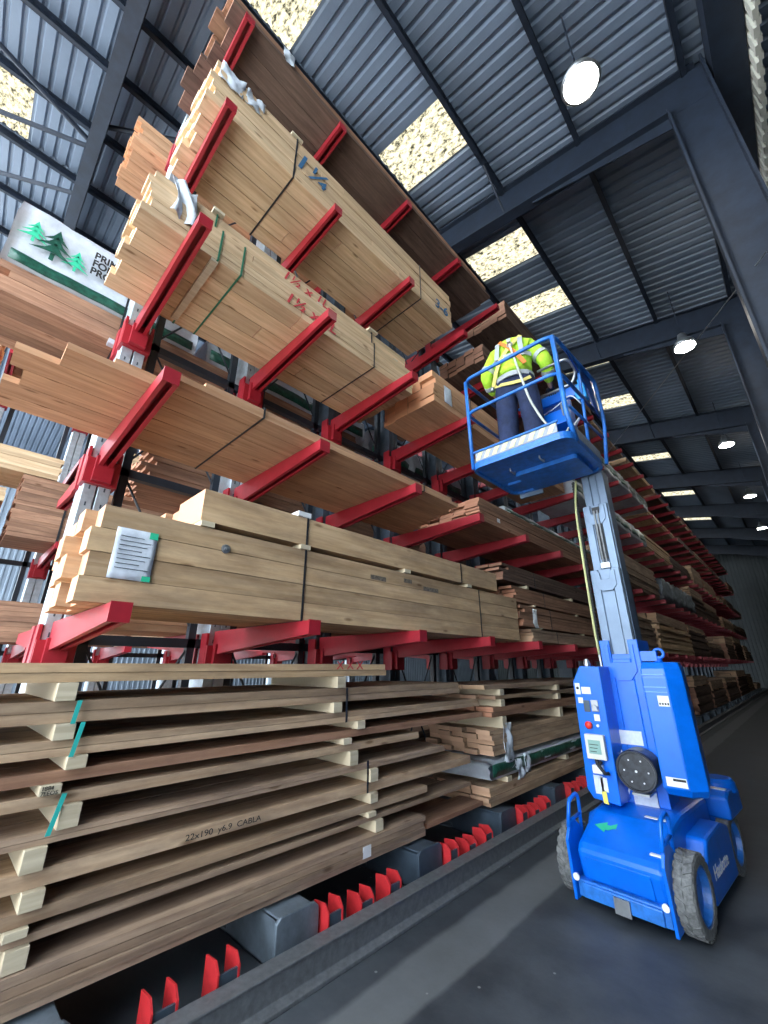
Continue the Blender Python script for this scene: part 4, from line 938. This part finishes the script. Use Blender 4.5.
def tube_on(name,pts,r,mat,par,rad=.05):
    base=Vector(man.location); m=MB(); m.tube(rpath([base+Vector(p)*S for p in pts],rad*S,5),r,8); return m.build(name,mat,par,smooth=True)
#BODYRAY#
hr=MB(); Mh=Matrix.Translation(Vector(man.location)+Vector((0,.235,1.625))*S); hr.lathe([(.0001,.062*S),(.05*S,.055*S),(.082*S,.03*S),(.094*S,0),(.09*S,-.02*S)],Mh,20); hr.build('hair',M_hair,man,smooth=True)
m=MB(); Mc=Matrix.Translation(Vector(man.location)+Vector((0,.115,1.505))*S)@Matrix.Rotation(R(-35),4,'X'); m.lathe([(.072*S,-.02),(.088*S,-.02),(.082*S,.045),(.068*S,.045)],Mc,24,close=True); m.build('collar',M_reflect,jacket,smooth=True)
m=MB(); b0=Vector(man.location)
for x in (-.035,.035): m.lathe([(.0001,-.012),(.012,0),(.0001,.012)],Matrix.Translation(b0+Vector((x,.345,1.575))*S),8)
m.build('eyes',M_white,body)
m=MB(); m.tube([b0+Vector((0,.345,1.58))*S,b0+Vector((0,.372,1.545))*S],[.010,.016],8); m.build('nose',M_skin,body,smooth=True)
m=MB()
for x in (-.088,.088): m.lathe([(.0001,-.01),(.022,0),(.0001,.01)],Matrix.Translation(b0+Vector((x,.24,1.585))*S)@Matrix.Rotation(R(90),4,'Y'),10)
m.build('ears',M_skin,body,smooth=True)
# gloved hands with five bent fingers
for side,k,kw in ((-1,'pl','wl'),(1,'pr','wr')):
    p=Vector(J[k]); w=Vector(J[kw]); d=(p-w).normalized(); 
    sd=Vector((1,0,0)); dn=Vector((0,0,-1))
    vs=[w+d*.02,p+d*.03]; es=[(0,1)]; rs=[(.03,.022),(.036,.018)]
    for i,(off,L) in enumerate(((-.03,.065),(-.01,.078),(.01,.075),(.03,.058))):
        a=p+d*.045+sd*off; b=a+d*L*.45+dn*.012; c=b+d*L*.25+dn*L*.4; q=len(vs)
        vs+=[a,b,c]; es+=[(1,q),(q,q+1),(q+1,q+2)]; rs+=[.0095,.009,.0075]
    a=p-sd*side*.035+dn*.005; b=a+d*.03-sd*side*.02+dn*.02; c=b+d*.03+dn*.015; q=len(vs); vs+=[a,b,c]; es+=[(1,q),(q,q+1),(q+1,q+2)]; rs+=[.011,.0105,.009]
    for i,v in enumerate(vs): J['h%d%d'%(side,i)]=tuple(v)
    kk=['h%d%d'%(side,i) for i in range(len(vs))]
    ensure('glove',kk,[(kk[a],kk[b]) for a,b in es],{kk[i]:rs[i] for i in range(len(vs))},M_rubber,kk[0],sub=1)
for s,a in (('l',-1),('r',1)):
    an=Vector(J['an'+s]); m=MB(); b=b0+an*S
    m.prism([(b.y-.07,FZ+.002),(b.y+.23,FZ+.002),(b.y+.25,FZ+.04),(b.y+.17,FZ+.085),(b.y+.06,FZ+.14),(b.y+.05,FZ+.2),(b.y-.07,FZ+.2)],0,b.x-.05,b.x+.05); m.build('boot',M_boot,man,bevel=.018)
# harness, sitting on the back of the jacket
yb=-.185
curve_on('harness_strap',[(-.15,.0,1.46),(-.10,-.10,1.40),(-.02,-.15,1.28),(.05,-.185,1.15),(.10,-.19,1.05),(.15,-.15,.96)][::1],.04,.003,M_harness,man) if False else None
for x in (-.115,.115): curve_on('reflective_band',[(x,-.045,1.455),(x,-.095,1.40),(x,-.125,1.33),(x*1.05,-.148,1.24),(x*1.1,-.16,1.16)],.045,.004,M_reflect,jacket)
curve_on('reflective_band',[(-.20,-.07,1.17),(-.14,-.14,1.165),(-.05,-.168,1.16),(.05,-.168,1.16),(.14,-.14,1.165),(.20,-.07,1.17)],.05,.004,M_reflect,jacket)
curve_on('harness_strap',[(.12,-.06,1.455),(.08,-.105,1.38),(.0,-.155,1.27),(-.09,-.17,1.14),(-.15,-.15,1.02),(-.20,-.10,.90)],.04,.004,M_harness,man)
curve_on('harness_strap',[(-.10,-.06,1.455),(-.06,-.11,1.38),(.0,-.158,1.28),(.08,-.178,1.14),(.14,-.16,1.02)],.04,.004,M_orange,man)
curve_on('harness_belt',[(-.19,-.09,.90),(-.10,-.145,.86),(.0,-.155,.84),(.10,-.145,.84),(.17,-.12,.87)],.035,.004,M_harness,man)
m=MB(); m.lathe([(.028+.007*math.cos(a),.007*math.sin(a)) for a in [2*math.pi*i/8 for i in range(8)]],Matrix.Translation(b0+Vector((.02,-.17,1.29))*S)@Matrix.Rotation(R(90),4,'X'),16,close=True); m.box(b0.x+.0,b0.x+.04,b0.y-.215,b0.y-.195,b0.z+1.31*S,b0.z+1.35*S); m.build('harness_ring',M_steel,man)
tube_on('lanyard',[(.02,-.18,1.29),(.05,-.20,1.1),(.09,-.21,.85),(.14,-.2,.55),(.24,-.16,.28),(.36,.0,.20),(.42,.1,.35)],.012,plain('lanyard_white',(.6,.62,.55),.7),man,.1)
tube_on('lanyard_shackle',[(-.21,-.08,.93),(-.215,-.09,.86)],.02,M_steel,man)
man.rotation_euler=(0,0,R(14))
#LIFT-END

# ------------------------------------------------------------------ ceiling lamps
for i,(x,y,z) in enumerate(((-.28,3.94,8.62),(-.25,10.45,8.62),(-.15,16.9,8.62),(0.0,23.3,8.62),(.05,29.6,8.62))):
    t=thing('high_bay_lamp',['nearest glaring round lamp hanging under the roof','second round lamp, hanging past the raised platform','third round lamp along the roof','fourth round lamp along the roof','farthest small round lamp by the end wall'][i],'lamp',(x,y,z),'hanging lamps over the aisle')
    Mx=Matrix.Translation((x,y,z))
    m=MB(); m.lathe([(.24,0),(.20,.12),(.10,.24),(.08,.36),(.0001,.36)],Mx,24); m.build('reflector_housing',M_steel,t,smooth=True)
    m=MB(); m.lathe([(.0001,-.012),(.205,-.012),(.205,-.004)],Mx,24); m.build('glowing_lens',M_lamp,t)
    m=MB(); m.tube([(x,y,z+.35),(x,y,roofz(x)+.0)],.012,6); m.build('suspension_rod',M_portal,t)
    li=bpy.data.lights.new('lamp_light','POINT'); li.energy=40; li.shadow_soft_size=.2; li.color=(1,.96,.88)
    lo=bpy.data.objects.new('lamp_light',li); C.objects.link(lo); lo.location=(0,0,-.12); lo.parent=t
m=MB(); m.tube([(.82,5.5,6.07),(-2.45,11.0,6.83)],.008,5)
tag(m.build('steel_cable',M_steel,base=(.82,5.5,6.07)),'thin pale cable strung from the right stanchion down towards the racking','cable')

# ------------------------------------------------------------------ world, camera
w=bpy.data.worlds.new('sky'); sc.world=w; w.use_nodes=True; nt=w.node_tree; nt.nodes.clear()
o=nt.nodes.new('ShaderNodeOutputWorld'); b=nt.nodes.new('ShaderNodeBackground'); nt.links.new(b.outputs[0],o.inputs[0])
b.inputs[0].default_value=(.80,.90,1.0,1); b.inputs[1].default_value=9.0
sl=bpy.data.lights.new('sun','SUN'); sl.energy=22; sl.angle=.01; so=bpy.data.objects.new('sun',sl); C.objects.link(so); so.rotation_euler=(R(-28),R(8),0)
cam=bpy.data.cameras.new('camera'); co=bpy.data.objects.new('camera',cam); C.objects.link(co); sc.camera=co
cam.sensor_fit='VERTICAL'; cam.sensor_height=36; cam.lens=36*412/1024; cam.clip_start=.05; cam.clip_end=300
co.location=(0,0,1.6); co.rotation_euler=(R(90+20.5),0,R(43.9))
vs=sc.view_settings; vs.view_transform='Standard'; vs.look='None'; vs.gamma=1; vs.use_curve_mapping=False; vs.exposure=0.0
sc.cycles.use_denoising=True
sc.cycles.max_bounces=8; sc.cycles.diffuse_bounces=5
sc.cycles.sample_clamp_indirect=8
